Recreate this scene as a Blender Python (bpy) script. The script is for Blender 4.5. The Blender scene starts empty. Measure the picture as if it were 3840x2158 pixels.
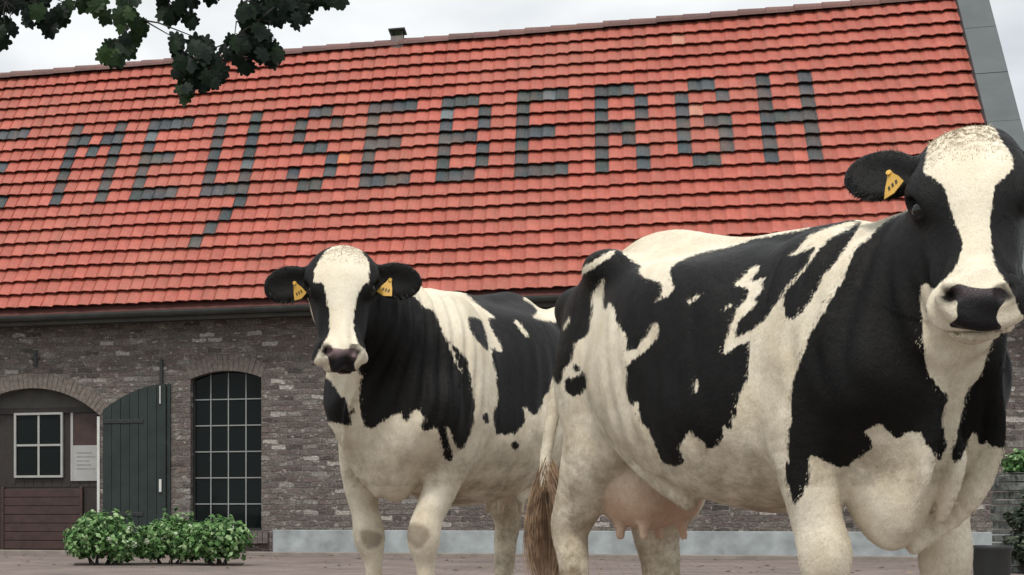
import bpy, bmesh, math, random
import numpy as np
from mathutils import Vector, Matrix
random.seed(7); rng = np.random.default_rng(7)
sc = bpy.context.scene
R = math.radians
# ------------------------------------------------------------------ camera, world, sun, exposure
CAMH = .55
cam = bpy.data.objects.new('camera', bpy.data.cameras.new('camera')); sc.collection.objects.link(cam); sc.camera = cam
cam.location = (0, 0, CAMH); cam.rotation_euler = (R(90), 0, 0)
cam.data.lens = 50.31; cam.data.sensor_width = 36; cam.data.shift_x = .3059; cam.data.shift_y = .2194
cam.data.clip_start = .05; cam.data.clip_end = 2000
SUN_EL, SUN_AZ = 60, 205      # azimuth clockwise from +Y
world = bpy.data.worlds.new('World'); sc.world = world; world.use_nodes = True
wn = world.node_tree; wn.nodes.clear()
def wnode(t, **k):
    n = wn.nodes.new(t)
    for a, v in k.items(): setattr(n, a, v)
    return n
wo = wnode('ShaderNodeOutputWorld'); bg = wnode('ShaderNodeBackground')
sky = wnode('ShaderNodeTexSky', sky_type='NISHITA', sun_disc=False, sun_elevation=R(SUN_EL), sun_rotation=R(SUN_AZ))
tc = wnode('ShaderNodeTexCoord'); mp = wnode('ShaderNodeMapping'); mp.inputs['Scale'].default_value = (1, 1, 2.6)
nz = wnode('ShaderNodeTexNoise'); nz.inputs['Scale'].default_value = 2.6; nz.inputs['Detail'].default_value = 6; nz.inputs['Roughness'].default_value = .5
cr = wnode('ShaderNodeValToRGB')
cr.color_ramp.elements[0].position = .36; cr.color_ramp.elements[0].color = (.55, .55, .55, 1)
cr.color_ramp.elements[1].position = .58; cr.color_ramp.elements[1].color = (1, 1, 1, 1)
mix = wnode('ShaderNodeMixRGB'); mix.inputs['Color2'].default_value = (10.4, 10.6, 10.9, 1)   # cloud deck radiance
wn.links.new(tc.outputs['Generated'], mp.inputs['Vector']); wn.links.new(mp.outputs[0], nz.inputs['Vector'])
wn.links.new(nz.outputs['Fac'], cr.inputs[0]); wn.links.new(cr.outputs[0], mix.inputs['Fac'])
sx = wnode('ShaderNodeSeparateXYZ'); wn.links.new(tc.outputs['Generated'], sx.inputs[0])
gr = wnode('ShaderNodeValToRGB'); wn.links.new(sx.outputs['Z'], gr.inputs[0]); e_ = gr.color_ramp.elements; e_.new(.5)
for i_, (p_, c_) in enumerate(((.0, .55), (.36, .52), (.9, .74))): e_[i_].position = p_; e_[i_].color = (c_, c_, c_, 1)
mu = wnode('ShaderNodeMixRGB', blend_type='MULTIPLY'); mu.inputs['Fac'].default_value = 1; mu.inputs['Color1'].default_value = (30.5, 31.2, 31.4, 1); wn.links.new(gr.outputs[0], mu.inputs['Color2'])   # overcast deck, brightest overhead
wn.links.new(mu.outputs[0], mix.inputs['Color2'])
wn.links.new(sky.outputs[0], mix.inputs['Color1']); wn.links.new(mix.outputs[0], bg.inputs['Color'])
bg.inputs['Strength'].default_value = .08; wn.links.new(bg.outputs[0], wo.inputs['Surface'])
sun = bpy.data.objects.new('sun', bpy.data.lights.new('sun', 'SUN')); sc.collection.objects.link(sun)
sun.data.energy = 2.8; sun.data.angle = R(11); sun.data.color = (1, .96, .9)
az = R(SUN_AZ); el = R(SUN_EL)
sdir = Vector((math.sin(az)*math.cos(el), math.cos(az)*math.cos(el), math.sin(el)))
sun.rotation_euler = (-sdir).to_track_quat('-Z', 'Y').to_euler(); sun.location = sdir*30
vs = sc.view_settings; vs.view_transform = 'Standard'; vs.look = 'None'; vs.gamma = 1; vs.use_curve_mapping = False; vs.exposure = -0.28
sc.render.film_transparent = False

# ------------------------------------------------------------------ helpers
COL = sc.collection
def empty(name, loc=(0, 0, 0), rz=0, parent=None):
    o = bpy.data.objects.new(name, None); COL.objects.link(o); o.location = loc; o.rotation_euler = (0, 0, rz); o.empty_display_size = .2
    if parent: o.parent = parent
    return o
def tag(o, label=None, cat=None, group=None, kind=None):
    if label: o['label'] = label
    if cat: o['category'] = cat
    if group: o['group'] = group
    if kind: o['kind'] = kind
    return o
class MB:
    def __init__(s): s.v = []; s.f = []; s.c = []
    def add(s, vs, fs, col=None):
        b = len(s.v); s.v += [tuple(map(float, v)) for v in vs]; s.f += [tuple(b+i for i in f) for f in fs]; s.c += [col]*len(fs)
        return s
    def box(s, x0, x1, y0, y1, z0, z1, col=None):
        v = [(x, y, z) for x in (x0, x1) for y in (y0, y1) for z in (z0, z1)]
        return s.add(v, [(0, 1, 3, 2), (4, 6, 7, 5), (0, 4, 5, 1), (2, 3, 7, 6), (0, 2, 6, 4), (1, 5, 7, 3)], col)
    def tube(s, pts, rad, n=8, col=None):
        pts = [Vector(p) for p in pts]; k = len(pts); vs = []; fs = []
        up = Vector((0, 0, 1))
        for i, p in enumerate(pts):
            d = (pts[min(i+1, k-1)]-pts[max(i-1, 0)]).normalized()
            a = d.cross(up if abs(d.z) < .95 else Vector((1, 0, 0))).normalized(); b = d.cross(a)
            r = rad[i] if hasattr(rad, '__len__') else rad
            vs += [p+(a*math.cos(2*math.pi*j/n)+b*math.sin(2*math.pi*j/n))*r for j in range(n)]
        for i in range(k-1):
            for j in range(n):
                fs.append((i*n+j, i*n+(j+1) % n, (i+1)*n+(j+1) % n, (i+1)*n+j))
        fs.append(tuple(range(n))[::-1]); fs.append(tuple((k-1)*n+j for j in range(n)))
        return s.add(vs, fs, col)
    def build(s, name, mat, parent=None, smooth=False, bevel=0):
        me = bpy.data.meshes.new(name); me.from_pydata(s.v, [], s.f); me.update()
        if any(c is not None for c in s.c):
            at = me.color_attributes.new('col', 'FLOAT_COLOR', 'CORNER')
            cols = []
            for f, c in zip(s.f, s.c): cols += [(*(c or (1, 1, 1)), 1)]*len(f)
            at.data.foreach_set('color', np.array(cols, dtype=np.float32).ravel())
        if smooth: me.polygons.foreach_set('use_smooth', [True]*len(me.polygons))
        o = bpy.data.objects.new(name, me); COL.objects.link(o)
        if mat: me.materials.append(mat)
        if parent: o.parent = parent
        if bevel:
            m = o.modifiers.new('bevel', 'BEVEL'); m.width = bevel; m.segments = 2; m.limit_method = 'ANGLE'
        return o
def newmat(name, color=(.5, .5, .5), rough=.7, spec=.5):
    m = bpy.data.materials.new(name); m.use_nodes = True; nt = m.node_tree; b = nt.nodes['Principled BSDF']
    b.inputs['Base Color'].default_value = (*color, 1); b.inputs['Roughness'].default_value = rough
    b.inputs['Specular IOR Level'].default_value = spec
    return m, nt, b
def N(nt, t, ins=None, **k):
    n = nt.nodes.new(t)
    for a, v in k.items(): setattr(n, a, v)
    for a, v in (ins or {}).items():
        if isinstance(v, bpy.types.NodeSocket): nt.links.new(v, n.inputs[a])
        else: n.inputs[a].default_value = v
    return n
def ramp(nt, fac, stops, interp='LINEAR'):
    r = nt.nodes.new('ShaderNodeValToRGB'); nt.links.new(fac, r.inputs[0]); e = r.color_ramp.elements; r.color_ramp.interpolation = interp
    while len(e) < len(stops): e.new(.5)
    for i, (p, c) in enumerate(stops): e[i].position = p; e[i].color = (*c, 1) if hasattr(c, '__len__') else (c, c, c, 1)
    return r.outputs[0]
def mixc(nt, f, a, b, t='MIX'):
    n = nt.nodes.new('ShaderNodeMixRGB'); n.blend_type = t
    for k, v in (('Fac', f), ('Color1', a), ('Color2', b)):
        if isinstance(v, bpy.types.NodeSocket): nt.links.new(v, n.inputs[k])
        elif hasattr(v, '__len__'): n.inputs[k].default_value = (*v, 1)
        else: n.inputs[k].default_value = (v if k == 'Fac' else (v, v, v, 1))
    return n.outputs[0]
def objvec(nt, scale=(1, 1, 1)):
    t = nt.nodes.new('ShaderNodeTexCoord'); m = N(nt, 'ShaderNodeMapping', {'Vector': t.outputs['Object'], 'Scale': scale}); return m.outputs[0]
def noise(nt, vec, scale, detail=4, rough=.55):
    return N(nt, 'ShaderNodeTexNoise', {'Vector': vec, 'Scale': scale, 'Detail': detail, 'Roughness': rough}).outputs['Fac']
def bump(nt, b, h, strength=.5, dist=.01, prev=None):
    n = N(nt, 'ShaderNodeBump', {'Height': h, 'Strength': strength, 'Distance': dist})
    if prev is not None: nt.links.new(prev, n.inputs['Normal'])
    nt.links.new(n.outputs[0], b.inputs['Normal']); return n.outputs[0]
def simple(name, color, rough=.7, var=.25, scale=8, bmp=.2):
    m, nt, b = newmat(name, color, rough)
    v = objvec(nt); f = noise(nt, v, scale, 6)
    c = mixc(nt, 1, color, ramp(nt, f, [(.3, 1-var), (.7, 1+var)]), 'MULTIPLY'); nt.links.new(c, b.inputs['Base Color'])
    bump(nt, b, noise(nt, v, scale*6, 4), bmp, .005)
    return m

# ------------------------------------------------------------------ materials
def brick_material():
    m, nt, b = newmat('old_brick', rough=.9, spec=.25)
    t = nt.nodes.new('ShaderNodeTexCoord'); sp = N(nt, 'ShaderNodeSeparateXYZ', {'Vector': t.outputs['Object']})
    yy = N(nt, 'ShaderNodeMath', {0: sp.outputs['X'], 1: sp.outputs['Y']}, operation='ADD')
    cv = N(nt, 'ShaderNodeCombineXYZ', {'X': yy.outputs[0], 'Y': sp.outputs['Z']})
    wob = N(nt, 'ShaderNodeTexNoise', {'Vector': cv.outputs[0], 'Scale': 7, 'Detail': 3})
    w2 = N(nt, 'ShaderNodeVectorMath', {0: wob.outputs['Color'], 1: (.5, .5, .5)}, operation='SUBTRACT')
    w3 = N(nt, 'ShaderNodeVectorMath', {0: w2.outputs[0], 'Scale': .075}, operation='SCALE')
    cv2 = N(nt, 'ShaderNodeVectorMath', {0: cv.outputs[0], 1: w3.outputs[0]}, operation='ADD')
    br = N(nt, 'ShaderNodeTexBrick', {'Vector': cv2.outputs[0], 'Scale': 1, 'Mortar Size': .011, 'Mortar Smooth': .4, 'Bias': 0,
           'Brick Width': .215, 'Row Height': .072, 'Color1': (0, 0, 0, 1), 'Color2': (1, 1, 1, 1), 'Mortar': (.5, .5, .5, 1)})
    br.offset = .5
    pal = ramp(nt, br.outputs['Color'], [(0, (.05, .043, .040)), (.18, (.105, .078, .072)), (.36, (.085, .075, .068)), (.5, (.14, .118, .105)), (.64, (.095, .08, .075)), (.8, (.13, .098, .09)), (.88, (.15, .138, .125)), (.95, (.30, .275, .25))])
    lg = noise(nt, cv.outputs[0], 1.3, 4)
    c = mixc(nt, ramp(nt, lg, [(.4, 0), (.65, .5)]), pal, mixc(nt, .5, pal, (.13, .125, .11)))
    mott = noise(nt, cv.outputs[0], 38, 4, .7)
    c = mixc(nt, 1, c, ramp(nt, mott, [(.3, .5), (.5, 1.15), (.7, 2.1)]), 'MULTIPLY')
    morn = noise(nt, cv.outputs[0], 5, 5)
    mort = ramp(nt, morn, [(.35, (.10, .088, .078)), (.55, (.15, .135, .12)), (.7, (.25, .23, .21))])
    c = mixc(nt, br.outputs['Fac'], c, mort)
    # lime splashes and worn pale patches
    sv = N(nt, 'ShaderNodeMapping', {'Vector': cv.outputs[0], 'Scale': (9, 17, 1)})
    vo = N(nt, 'ShaderNodeTexNoise', {'Vector': sv.outputs[0], 'Scale': 1, 'Detail': 3, 'Roughness': .6})
    c = mixc(nt, ramp(nt, vo.outputs['Fac'], [(.60, 0), (.66, .62)]), c, (.42, .39, .35))
    dk = N(nt, 'ShaderNodeTexNoise', {'Vector': sv.outputs[0], 'Scale': .8, 'Detail': 5, 'Roughness': .7})
    c = mixc(nt, ramp(nt, dk.outputs['Fac'], [(.30, .6), (.42, 0)]), c, (.035, .032, .03))
    nt.links.new(c, b.inputs['Base Color'])
    inv = N(nt, 'ShaderNodeMath', {0: 1.0, 1: br.outputs['Fac']}, operation='SUBTRACT')
    h = N(nt, 'ShaderNodeMath', {0: inv.outputs[0], 1: mott}, operation='ADD')
    bump(nt, b, h.outputs[0], .9, .012)
    return m
def tile_material():
    m, nt, b = newmat('clay_tile', rough=.6, spec=.4)
    a = nt.nodes.new('ShaderNodeVertexColor'); a.layer_name = 'col'
    v = objvec(nt); f = noise(nt, v, 9, 6, .65); g = noise(nt, v, 1.1, 4)
    c = mixc(nt, 1, a.outputs[0], ramp(nt, f, [(.3, .84), (.7, 1.16)]), 'MULTIPLY')
    c = mixc(nt, ramp(nt, g, [(.45, 0), (.75, .3)]), c, (.30, .15, .10))
    stv = N(nt, 'ShaderNodeMapping', {'Vector': v, 'Scale': (9, .7, .7)}); st = noise(nt, stv.outputs[0], 1, 5, .6)
    c = mixc(nt, ramp(nt, st, [(.5, 0), (.72, .32)]), c, (.16, .075, .05))
    li = noise(nt, v, 23, 5, .7); c = mixc(nt, ramp(nt, li, [(.66, 0), (.74, .5)]), c, (.26, .24, .16))
    s = noise(nt, v, 70, 2)
    c = mixc(nt, ramp(nt, s, [(.62, 0), (.72, .35)]), c, (.55, .45, .38))
    nt.links.new(c, b.inputs['Base Color']); bump(nt, b, f, .25, .01)
    return m
def paving_material():
    m, nt, b = newmat('brick_paving', rough=.85)
    v = objvec(nt)
    br = N(nt, 'ShaderNodeTexBrick', {'Vector': v, 'Scale': 1, 'Mortar Size': .006, 'Brick Width': .21, 'Row Height': .07, 'Color1': (.15, .112, .10, 1), 'Color2': (.21, .165, .15, 1), 'Mortar': (.10, .085, .07, 1)})
    c = mixc(nt, 1, br.outputs['Color'], ramp(nt, noise(nt, v, 1.2, 6), [(.3, .75), (.7, 1.25)]), 'MULTIPLY')
    nt.links.new(c, b.inputs['Base Color']); bump(nt, b, br.outputs['Fac'], -.4, .005)
    return m
def leaf_material(name, c1, c2, c3):
    m, nt, b = newmat(name, rough=.6, spec=.2)
    a = nt.nodes.new('ShaderNodeVertexColor'); a.layer_name = 'col'
    c = ramp(nt, N(nt, 'ShaderNodeSeparateColor', {'Color': a.outputs[0]}).outputs[0], [(0, c1), (.5, c2), (1, c3)])
    nt.links.new(c, b.inputs['Base Color'])
    tr = N(nt, 'ShaderNodeBsdfTranslucent', {'Color': c}); mx = N(nt, 'ShaderNodeMixShader', {'Fac': .25, 1: b.outputs[0], 2: tr.outputs[0]})
    nt.links.new(mx.outputs[0], nt.nodes['Material Output'].inputs['Surface'])
    return m
M_brick = brick_material(); M_tile = tile_material(); M_pave = paving_material()
M_ground = simple('field_grass', (.06, .09, .03), .9, .4, 3)
M_white = simple('limewash', (.30, .33, .335), .85, .30, 4, .5)
M_frame = simple('white_paint', (.55, .55, .52), .5, .1, 9)
M_dkwood = simple('dark_timber', (.022, .016, .014), .6, .3, 14)
M_redwood = simple('oxblood_boards', (.042, .020, .017), .55, .3, 10)
M_green = simple('green_door_paint', (.008, .018, .016), .6, .35, 5, .4)
M_iron = simple('black_iron', (.015, .017, .018), .5, .2, 20)
M_gut = simple('zinc_gutter', (.045, .05, .047), .5, .3, 6)
M_zinc = simple('lead_coping', (.072, .084, .088), .6, .18, 2.5)
M_plaster = simple('grey_plaster', (.07, .066, .06), .9, .2, 6)
M_eave_shade = simple('shaded_eave_board', (.045, .04, .035), .7, .3, 5)  # board painted dark to stand in for the shadow band under the tiles
M_notice = simple('notice_board', (.33, .33, .32), .6, .08, 5)
M_glass, _nt, _b = newmat('dark_glass', (.006, .009, .009), .05, .12)
bump(_nt, _b, noise(_nt, objvec(_nt), .9, 2), .3, .05)
M_bark = simple('bark', (.022, .019, .016), .9, .4, 20, .8)
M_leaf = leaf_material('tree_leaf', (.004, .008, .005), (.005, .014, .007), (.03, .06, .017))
M_shrub = leaf_material('shrub_leaf', (.03, .085, .025), (.13, .26, .08), (.42, .56, .30))
M_bloom = simple('pale_bloom', (.45, .52, .38), .7, .2, 30)
M_dkleaf = leaf_material('dark_shrub_leaf', (.015, .028, .018), (.05, .065, .045), (.16, .18, .12))
M_far = leaf_material('far_leaf', (.05, .07, .04), (.09, .12, .07), (.15, .18, .12))

# ------------------------------------------------------------------ ground
g = MB(); g.add([(-400, -60, -.02), (400, -60, -.02), (400, 900, -.02), (-400, 900, -.02)], [(0, 1, 2, 3)])
tag(g.build('ground', M_ground), kind='structure')
TH = R(15); W0 = Vector((.526, 18.95, 0))
g = MB(); g.add([(-14, 0, 0), (16, 0, 0), (16, 18.99, 0), (-14, 18.99, 0)], [(0, 1, 2, 3)])
yard = empty('x'); bpy.data.objects.remove(yard)
pv = g.build('paved_yard', M_pave); pv.rotation_euler = (0, 0, -TH); tag(pv, kind='structure')
pv.location = (-.5, .0, 0)
g = MB(); g.box(-9, 14, -.62, -.5, -.01, .045); kb = g.build('kerb', simple('kerb_stone', (.22, .19, .165), .85, .2, 6), bevel=.01); kb.location = W0; kb.rotation_euler = (0, 0, -TH); kb.location.z = 0
kb.location = W0+Vector((0, 0, 0)); tag(kb, kind='structure')

g = MB(); rs = random.Random(9)
for i in range(900):
    x = rs.uniform(-6, 9); y = rs.choice([rs.uniform(-.5, -.03), rs.uniform(-5, -.6)]); a = rs.uniform(0, 6.28); L = rs.uniform(.015, .05); w = rs.uniform(.002, .012)
    p = W0+Vector((x*math.cos(TH)+y*math.sin(TH), -x*math.sin(TH)+y*math.cos(TH), .006)); d = Vector((math.cos(a), math.sin(a), 0))*L; q = Vector((-math.sin(a), math.cos(a), 0))*w; t = rs.uniform(.4, 1.3); b0 = rs.choice([(.32, .25, .13), (.10, .07, .04), (.07, .09, .03)])
    g.add([p-d, p-q+Vector((0, 0, rs.uniform(0, .012))), p+d, p+q+Vector((0, 0, rs.uniform(0, .01)))], [(0, 1, 2, 3)], tuple(c*t for c in b0))
tag(g.build('straw_litter', M_tile), kind='stuff')
# ------------------------------------------------------------------ barn (local x along wall, -y outwards)
barn = empty('brick_barn', W0, -TH)
tag(barn, 'long dark brick barn with a red tile roof carrying big dark tile letters', 'barn')
S0, S1, WT, TOPZ, DEP = -9.0, 9.5, .34, 3.30, 8.2
AL = R(54.3); EZ = 3.23; OFF = .35
class Opening:
    def __init__(s, a, b, z0, spring, rise): s.a, s.b, s.z0, s.sp, s.rise = a, b, z0, spring, rise
    def top(s, x):
        h = (s.b-s.a)/2; c = (s.a+s.b)/2
        if s.rise <= 0: return s.sp
        r = (h*h+s.rise**2)/(2*s.rise); return s.sp+math.sqrt(max(0, r*r-(x-c)**2))-(r-s.rise)
ops = [Opening(-3.95, -1.93, .0, 1.86, .40), Opening(-.66, .31, .31, 2.33, .10), Opening(-6.6, -5.6, .31, 2.33, .10)]
g = MB(); xs = {S0, S1}
for o in ops:
    xs |= set(o.a+(o.b-o.a)*i/24 for i in range(25))
xs |= set(np.arange(S0, S1, .7)); xs = sorted(xs); xs = [x for i, x in enumerate(xs) if i == 0 or x-xs[i-1] > 1e-4]
for x0, x1 in zip(xs, xs[1:]):
    op = next((o for o in ops if o.a-1e-6 < (x0+x1)/2 < o.b), None)
    segs = [(0, 0, TOPZ, TOPZ)] if not op else ([(0, 0, op.z0, op.z0)] if op.z0 > 0 else [])+[(op.top(x0), op.top(x1), TOPZ, TOPZ)]
    for (a0, a1, b0, b1) in segs:
        for y, fl in ((0, 0), (WT, 1)):
            f = (0, 1, 2, 3) if not fl else (3, 2, 1, 0)
            g.add([(x0, y, a0), (x1, y, a1), (x1, y, b1), (x0, y, b0)], [f])
    if op:
        g.add([(x0, 0, op.top(x0)), (x1, 0, op.top(x1)), (x1, WT, op.top(x1)), (x0, WT, op.top(x0))], [(0, 3, 2, 1)])
        if op.z0: g.add([(x0, 0, op.z0), (x1, 0, op.z0), (x1, WT, op.z0), (x0, WT, op.z0)], [(0, 1, 2, 3)])
for o in ops:
    for x, e in ((o.a, o.a+1e-6), (o.b, o.b-1e-6)):
        f = (0, 1, 2, 3) if x == o.a else (3, 2, 1, 0)
        g.add([(x, 0, o.z0), (x, WT, o.z0), (x, WT, o.top(x)), (x, 0, o.top(x))], [f])
hr = math.sin(AL); cr_ = math.cos(AL); RL = 5.2
ridge_y = -OFF+RL*cr_; ridge_z = EZ+RL*hr
# gable and back walls
for x in (S0, S1-.34):
    yb = 2*ridge_y
    g.add([(x, WT+.001, 0), (x, yb, 0), (x, yb, 2.85), (x, ridge_y, ridge_z-.2), (x, WT+.001, 3.5), (x+.34, WT+.001, 0), (x+.34, yb, 0), (x+.34, yb, 2.85), (x+.34, ridge_y, ridge_z-.2), (x+.34, WT+.001, 3.5)],
          [(0, 1, 2, 3, 4)[::-1], (5, 6, 7, 8, 9), (0, 5, 9, 4), (1, 2, 7, 6), (2, 3, 8, 7), (4, 9, 8, 3)])
g.add([(S0, yb, 0), (S1, yb, 0), (S1, yb, 2.9), (S0, yb, 2.9)], [(0, 1, 2, 3)])
g.build('wall', M_brick, barn)
# brick arches of upright bricks around the openings
arch_m = simple('arch_brick', (.15, .125, .108), .9, .35, 18, .5)
for oi, o in enumerate(ops):
    g = MB(); h = (o.b-o.a)/2; c = (o.a+o.b)/2; r = (h*h+o.rise**2)/(2*o.rise); zc = o.sp+o.rise-r
    am = math.asin(min(1, h/r)); L = r*am*2; nb = int(L/.066)
    for i in range(nb):
        a0 = -am+2*am*i/nb+.004/r; a1 = -am+2*am*(i+1)/nb-.004/r; rr = r+.20+random.uniform(-.012, .012)
        pr = -.004-random.uniform(0, .004); t = random.uniform(.6, 1.4)
        p = [(c+q*math.sin(a), zc+q*math.cos(a)) for a, q in ((a0, r-.002), (a1, r-.002), (a1, rr), (a0, rr))]
        g.add([(x, pr, z) for x, z in p]+[(x, .05, z) for x, z in p], [(0, 1, 2, 3), (0, 4, 5, 1), (1, 5, 6, 2), (2, 6, 7, 3), (3, 7, 4, 0)])
    g.build('brick_arch', arch_m, barn)
# limewashed plinth right of the window sill
g = MB(); g.box(.47, S1+.01, -.03, -.001, 0, .318); g.build('plinth', M_white, barn, bevel=.008)
# gutter, eave board with the shadow band put into its colour
g = MB()
n = 10
def gutter_profile(x): return [(x, -OFF-.02+.075*math.cos(math.pi+math.pi*j/n)-.0, EZ-.03+.07*math.sin(math.pi+math.pi*j/n)) for j in range(n+1)]
a = gutter_profile(S0); b_ = gutter_profile(9.2)
g.add(a+b_, [(j, j+1, n+2+j, n+1+j) for j in range(n)]+[tuple(range(n+1)), tuple(range(2*n+1, n, -1))])
g.build('gutter', M_gut, barn, smooth=False)
g = MB(); g.box(S0, 9.18, -OFF+.03, -OFF+.07, EZ-.15, EZ-.03); g.box(S0, 9.18, -OFF+.07, .0, EZ-.13, EZ-.10); g.build('shaded_eave_board', M_eave_shade, barn)
# tiled roof
CW, RH, C0, T0, NROW = .1717, .252, -3.682, .07, 20
tv = Vector((0, cr_, hr)); nv = Vector((0, -hr, cr_))
letters = {
 'E0': (-4, ['####', '#', '#', '###', '#', '#', '####']),
 'M': (4, ['#...#', '##.##', '#.#.#', '#...#', '#...#', '#...#', '#...#']),
 'E': (11, ['####', '#', '#', '###', '#', '#', '####']),
 'Y': (17, ['#..#', '#..#', '#..#', '#..#', '#..#', '#..#', '####', '...#', '..#.', '.#', '#']),
 'S': (24, ['.##.', '#..#', '#...', '.##.', '...#', '#..#', '.##.']),
 'E1': (30, ['####', '#', '#', '###', '#', '#', '####']),
 'B': (36, ['###.', '#..#', '#..#', '###.', '#..#', '#..#', '###.']),
 'E2': (42, ['####', '#', '#', '###', '#', '#', '####']),
 'R': (48, ['###.', '#..#', '#..#', '###.', '#.#.', '#..#', '#..#']),
 'G': (54, ['.##.', '#..#', '#...', '#.##', '#..#', '#..#', '.##.']),
 'H': (60, ['#..#', '#..#', '#..#', '####', '#..#', '#..#', '#..#'])}
cell = {}
for k, (c0, rows) in letters.items():
    for r_, row in enumerate(rows):
        for j, ch in enumerate(row):
            if ch == '#': cell[(c0+j, 14-r_)] = k       # row 14 is the top row of the words
SEG = 8
prof = []
for j in range(SEG+1):
    u = j/SEG
    h = .008*math.sin(2*math.pi*(u-.08))+.003*math.sin(4*math.pi*(u-.03)) + (.007 if u > .88 else 0)
    prof.append((u, h))
def add_tile(mb, c, r, col):
    dj = random.uniform(-.004, .004); dt = random.uniform(-.006, .006); th = .013; lift = .060+random.uniform(-.004, .005); sag = .009*math.sin(c*.13+r*.21)+.005*math.sin(c*.31-r*.4)
    x0 = C0+c*CW; vs = []
    for (u, h) in prof:
        x = x0+u*CW*1.0+dj*0
        for (t, hh) in ((T0+r*RH+dt, sag+lift+h), (T0+(r+1)*RH+.03, sag+.004+h), (T0+r*RH+dt, sag+lift+h-th), (T0+(r+1)*RH+.03, sag+.004+h-th)):
            vs.append(tuple(Vector((x, -OFF, EZ))+tv*t+nv*hh))
    fs = []
    for j in range(SEG):
        a = j*4; b = a+4
        fs += [(a, b, b+1, a+1), (a+2, b+2, b, a), (a+3, b+3, b+2, a+2)]
    fs += [(0, 1, 3, 2), (SEG*4, SEG*4+2, SEG*4+3, SEG*4+1)]
    mb.add(vs, fs, col)
roof = MB(); lm = {k: MB() for k in letters}
for r_ in range(NROW):
    for c in range(-31, 75):
        k = cell.get((c, r_))
        if k:
            t = random.uniform(.7, 1.25); gcol = random.choice([(.029, .047, .052), (.034, .045, .055), (.029, .047, .046), (.038, .050, .056)])
            if random.random() < .02: gcol = (.10, .12, .125)
            add_tile(lm[k], c, r_, tuple(x*t for x in gcol))
        else:
            t = random.uniform(.9, 1.1); base = random.choice([(.365, .090, .062), (.345, .083, .056), (.375, .096, .067), (.355, .087, .060)])
            if random.random() < .003: base = (.42, .19, .13)
            if (c-1, r_) in cell and random.random() < .03: base = (.47, .14, .07)
            add_tile(roof, c, r_, tuple(x*t for x in base))
ro = roof.build('roof', M_tile, barn, smooth=False)
names = {'E0': 'E at the left edge of the picture', 'M': 'M', 'E': 'E after the M', 'Y': 'Y with a long tail', 'S': 'S', 'E1': 'E before the B', 'B': 'B', 'E2': 'E after the B', 'R': 'R', 'G': 'G', 'H': 'H'}
for k in letters:
    lo = lm[k].build('letter', M_tile, ro); lo['label'] = 'dark glazed tiles forming the letter '+names[k]
# underlay, rear slope, ridge tiles
g = MB()
def rp(x, t, h): return tuple(Vector((x, -OFF, EZ))+tv*t+nv*h)
g.add([rp(S0, 0, -.02), rp(9.2, 0, -.02), rp(9.2, 5.19, -.02), rp(S0, 5.19, -.02)], [(0, 1, 2, 3)])
g.add([(S0, ridge_y, ridge_z-.03), (9.2, ridge_y, ridge_z-.03), (9.2, 2*ridge_y+OFF, EZ), (S0, 2*ridge_y+OFF, EZ)], [(0, 1, 2, 3)])
g.build('roof_deck', simple('roof_underlay', (.09, .03, .025), .9), barn)
g = MB(); x = S0
while x < 9.15:
    x2 = min(x+.36, 9.18); vs = []; dz = random.uniform(-.006, .006)
    for xx, rr in ((x, .12), (x2+.02, .105)):
        for j in range(9):
            a = math.pi*j/8; vs.append((xx, ridge_y-rr*1.1*math.cos(a), ridge_z-.05+dz+rr*math.sin(a)))
    t = random.uniform(.7, 1.1)
    g.add(vs, [(j, j+1, 10+j, 9+j) for j in range(8)]+[tuple(range(8, -1, -1))], (.13*t, .055*t, .048*t)); x = x2
g.build('ridge_tiles', M_tile, ro)
# verge: parapet gable with lead coping
g = MB()
def cp(x, t, h): return rp(x, t, h)
for (t0, t1) in [(-.25+i*.92, -.25+(i+1)*.92-.004) for i in range(6)]:
    t1 = min(t1, 5.26); dz = random.uniform(0, .006)
    vs = [cp(x, t, h+dz) for x in (9.19, 9.565) for t in (t0, t1) for h in (-.35, .12)]
    g.add(vs, [(0, 1, 3, 2), (4, 6, 7, 5), (0, 4, 5, 1), (2, 3, 7, 6), (0, 2, 6, 4), (1, 5, 7, 3)])
g.build('gable_coping', M_zinc, barn, bevel=.006)
# chimney vent on the ridge
g = MB(); vx = 1.66; g.box(vx+.02, vx+.20, ridge_y-.10, ridge_y+.10, ridge_z-.25, ridge_z+.09)
ve = g.build('ridge_vent', simple('vent_render', (.19, .165, .155), .9, .2, 20), barn, bevel=.006)
g = MB(); g.box(vx-.01, vx+.23, ridge_y-.15, ridge_y+.15, ridge_z+.165, ridge_z+.185)
for dx in (.025, .175):
    for dy in (-.095, .075): g.box(vx+dx, vx+dx+.02, ridge_y+dy, ridge_y+dy+.02, ridge_z+.09, ridge_z+.165)
g.build('vent_cap', M_iron, ve)
# iron wall anchors
def anchor(x, z0, z1):
    g = MB(); g.box(x-.022, x+.022, -.03, -.002, z0, z1); g.box(x-.06, x+.06, -.026, -.002, (z0+z1)/2-.015, (z0+z1)/2+.015); g.build('wall_anchor', M_iron, barn, bevel=.004)
anchor(-2.865, 2.56, 2.78); anchor(2.2, 2.56, 2.8); anchor(6, 2.56, 2.8)
# gutter bracket / pintle bar by the door leaf
g = MB(); g.box(-1.075, -1.035, -.05, -.002, 2.26, 2.60); g.build('wall_anchor', M_iron, barn, bevel=.004)
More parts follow.
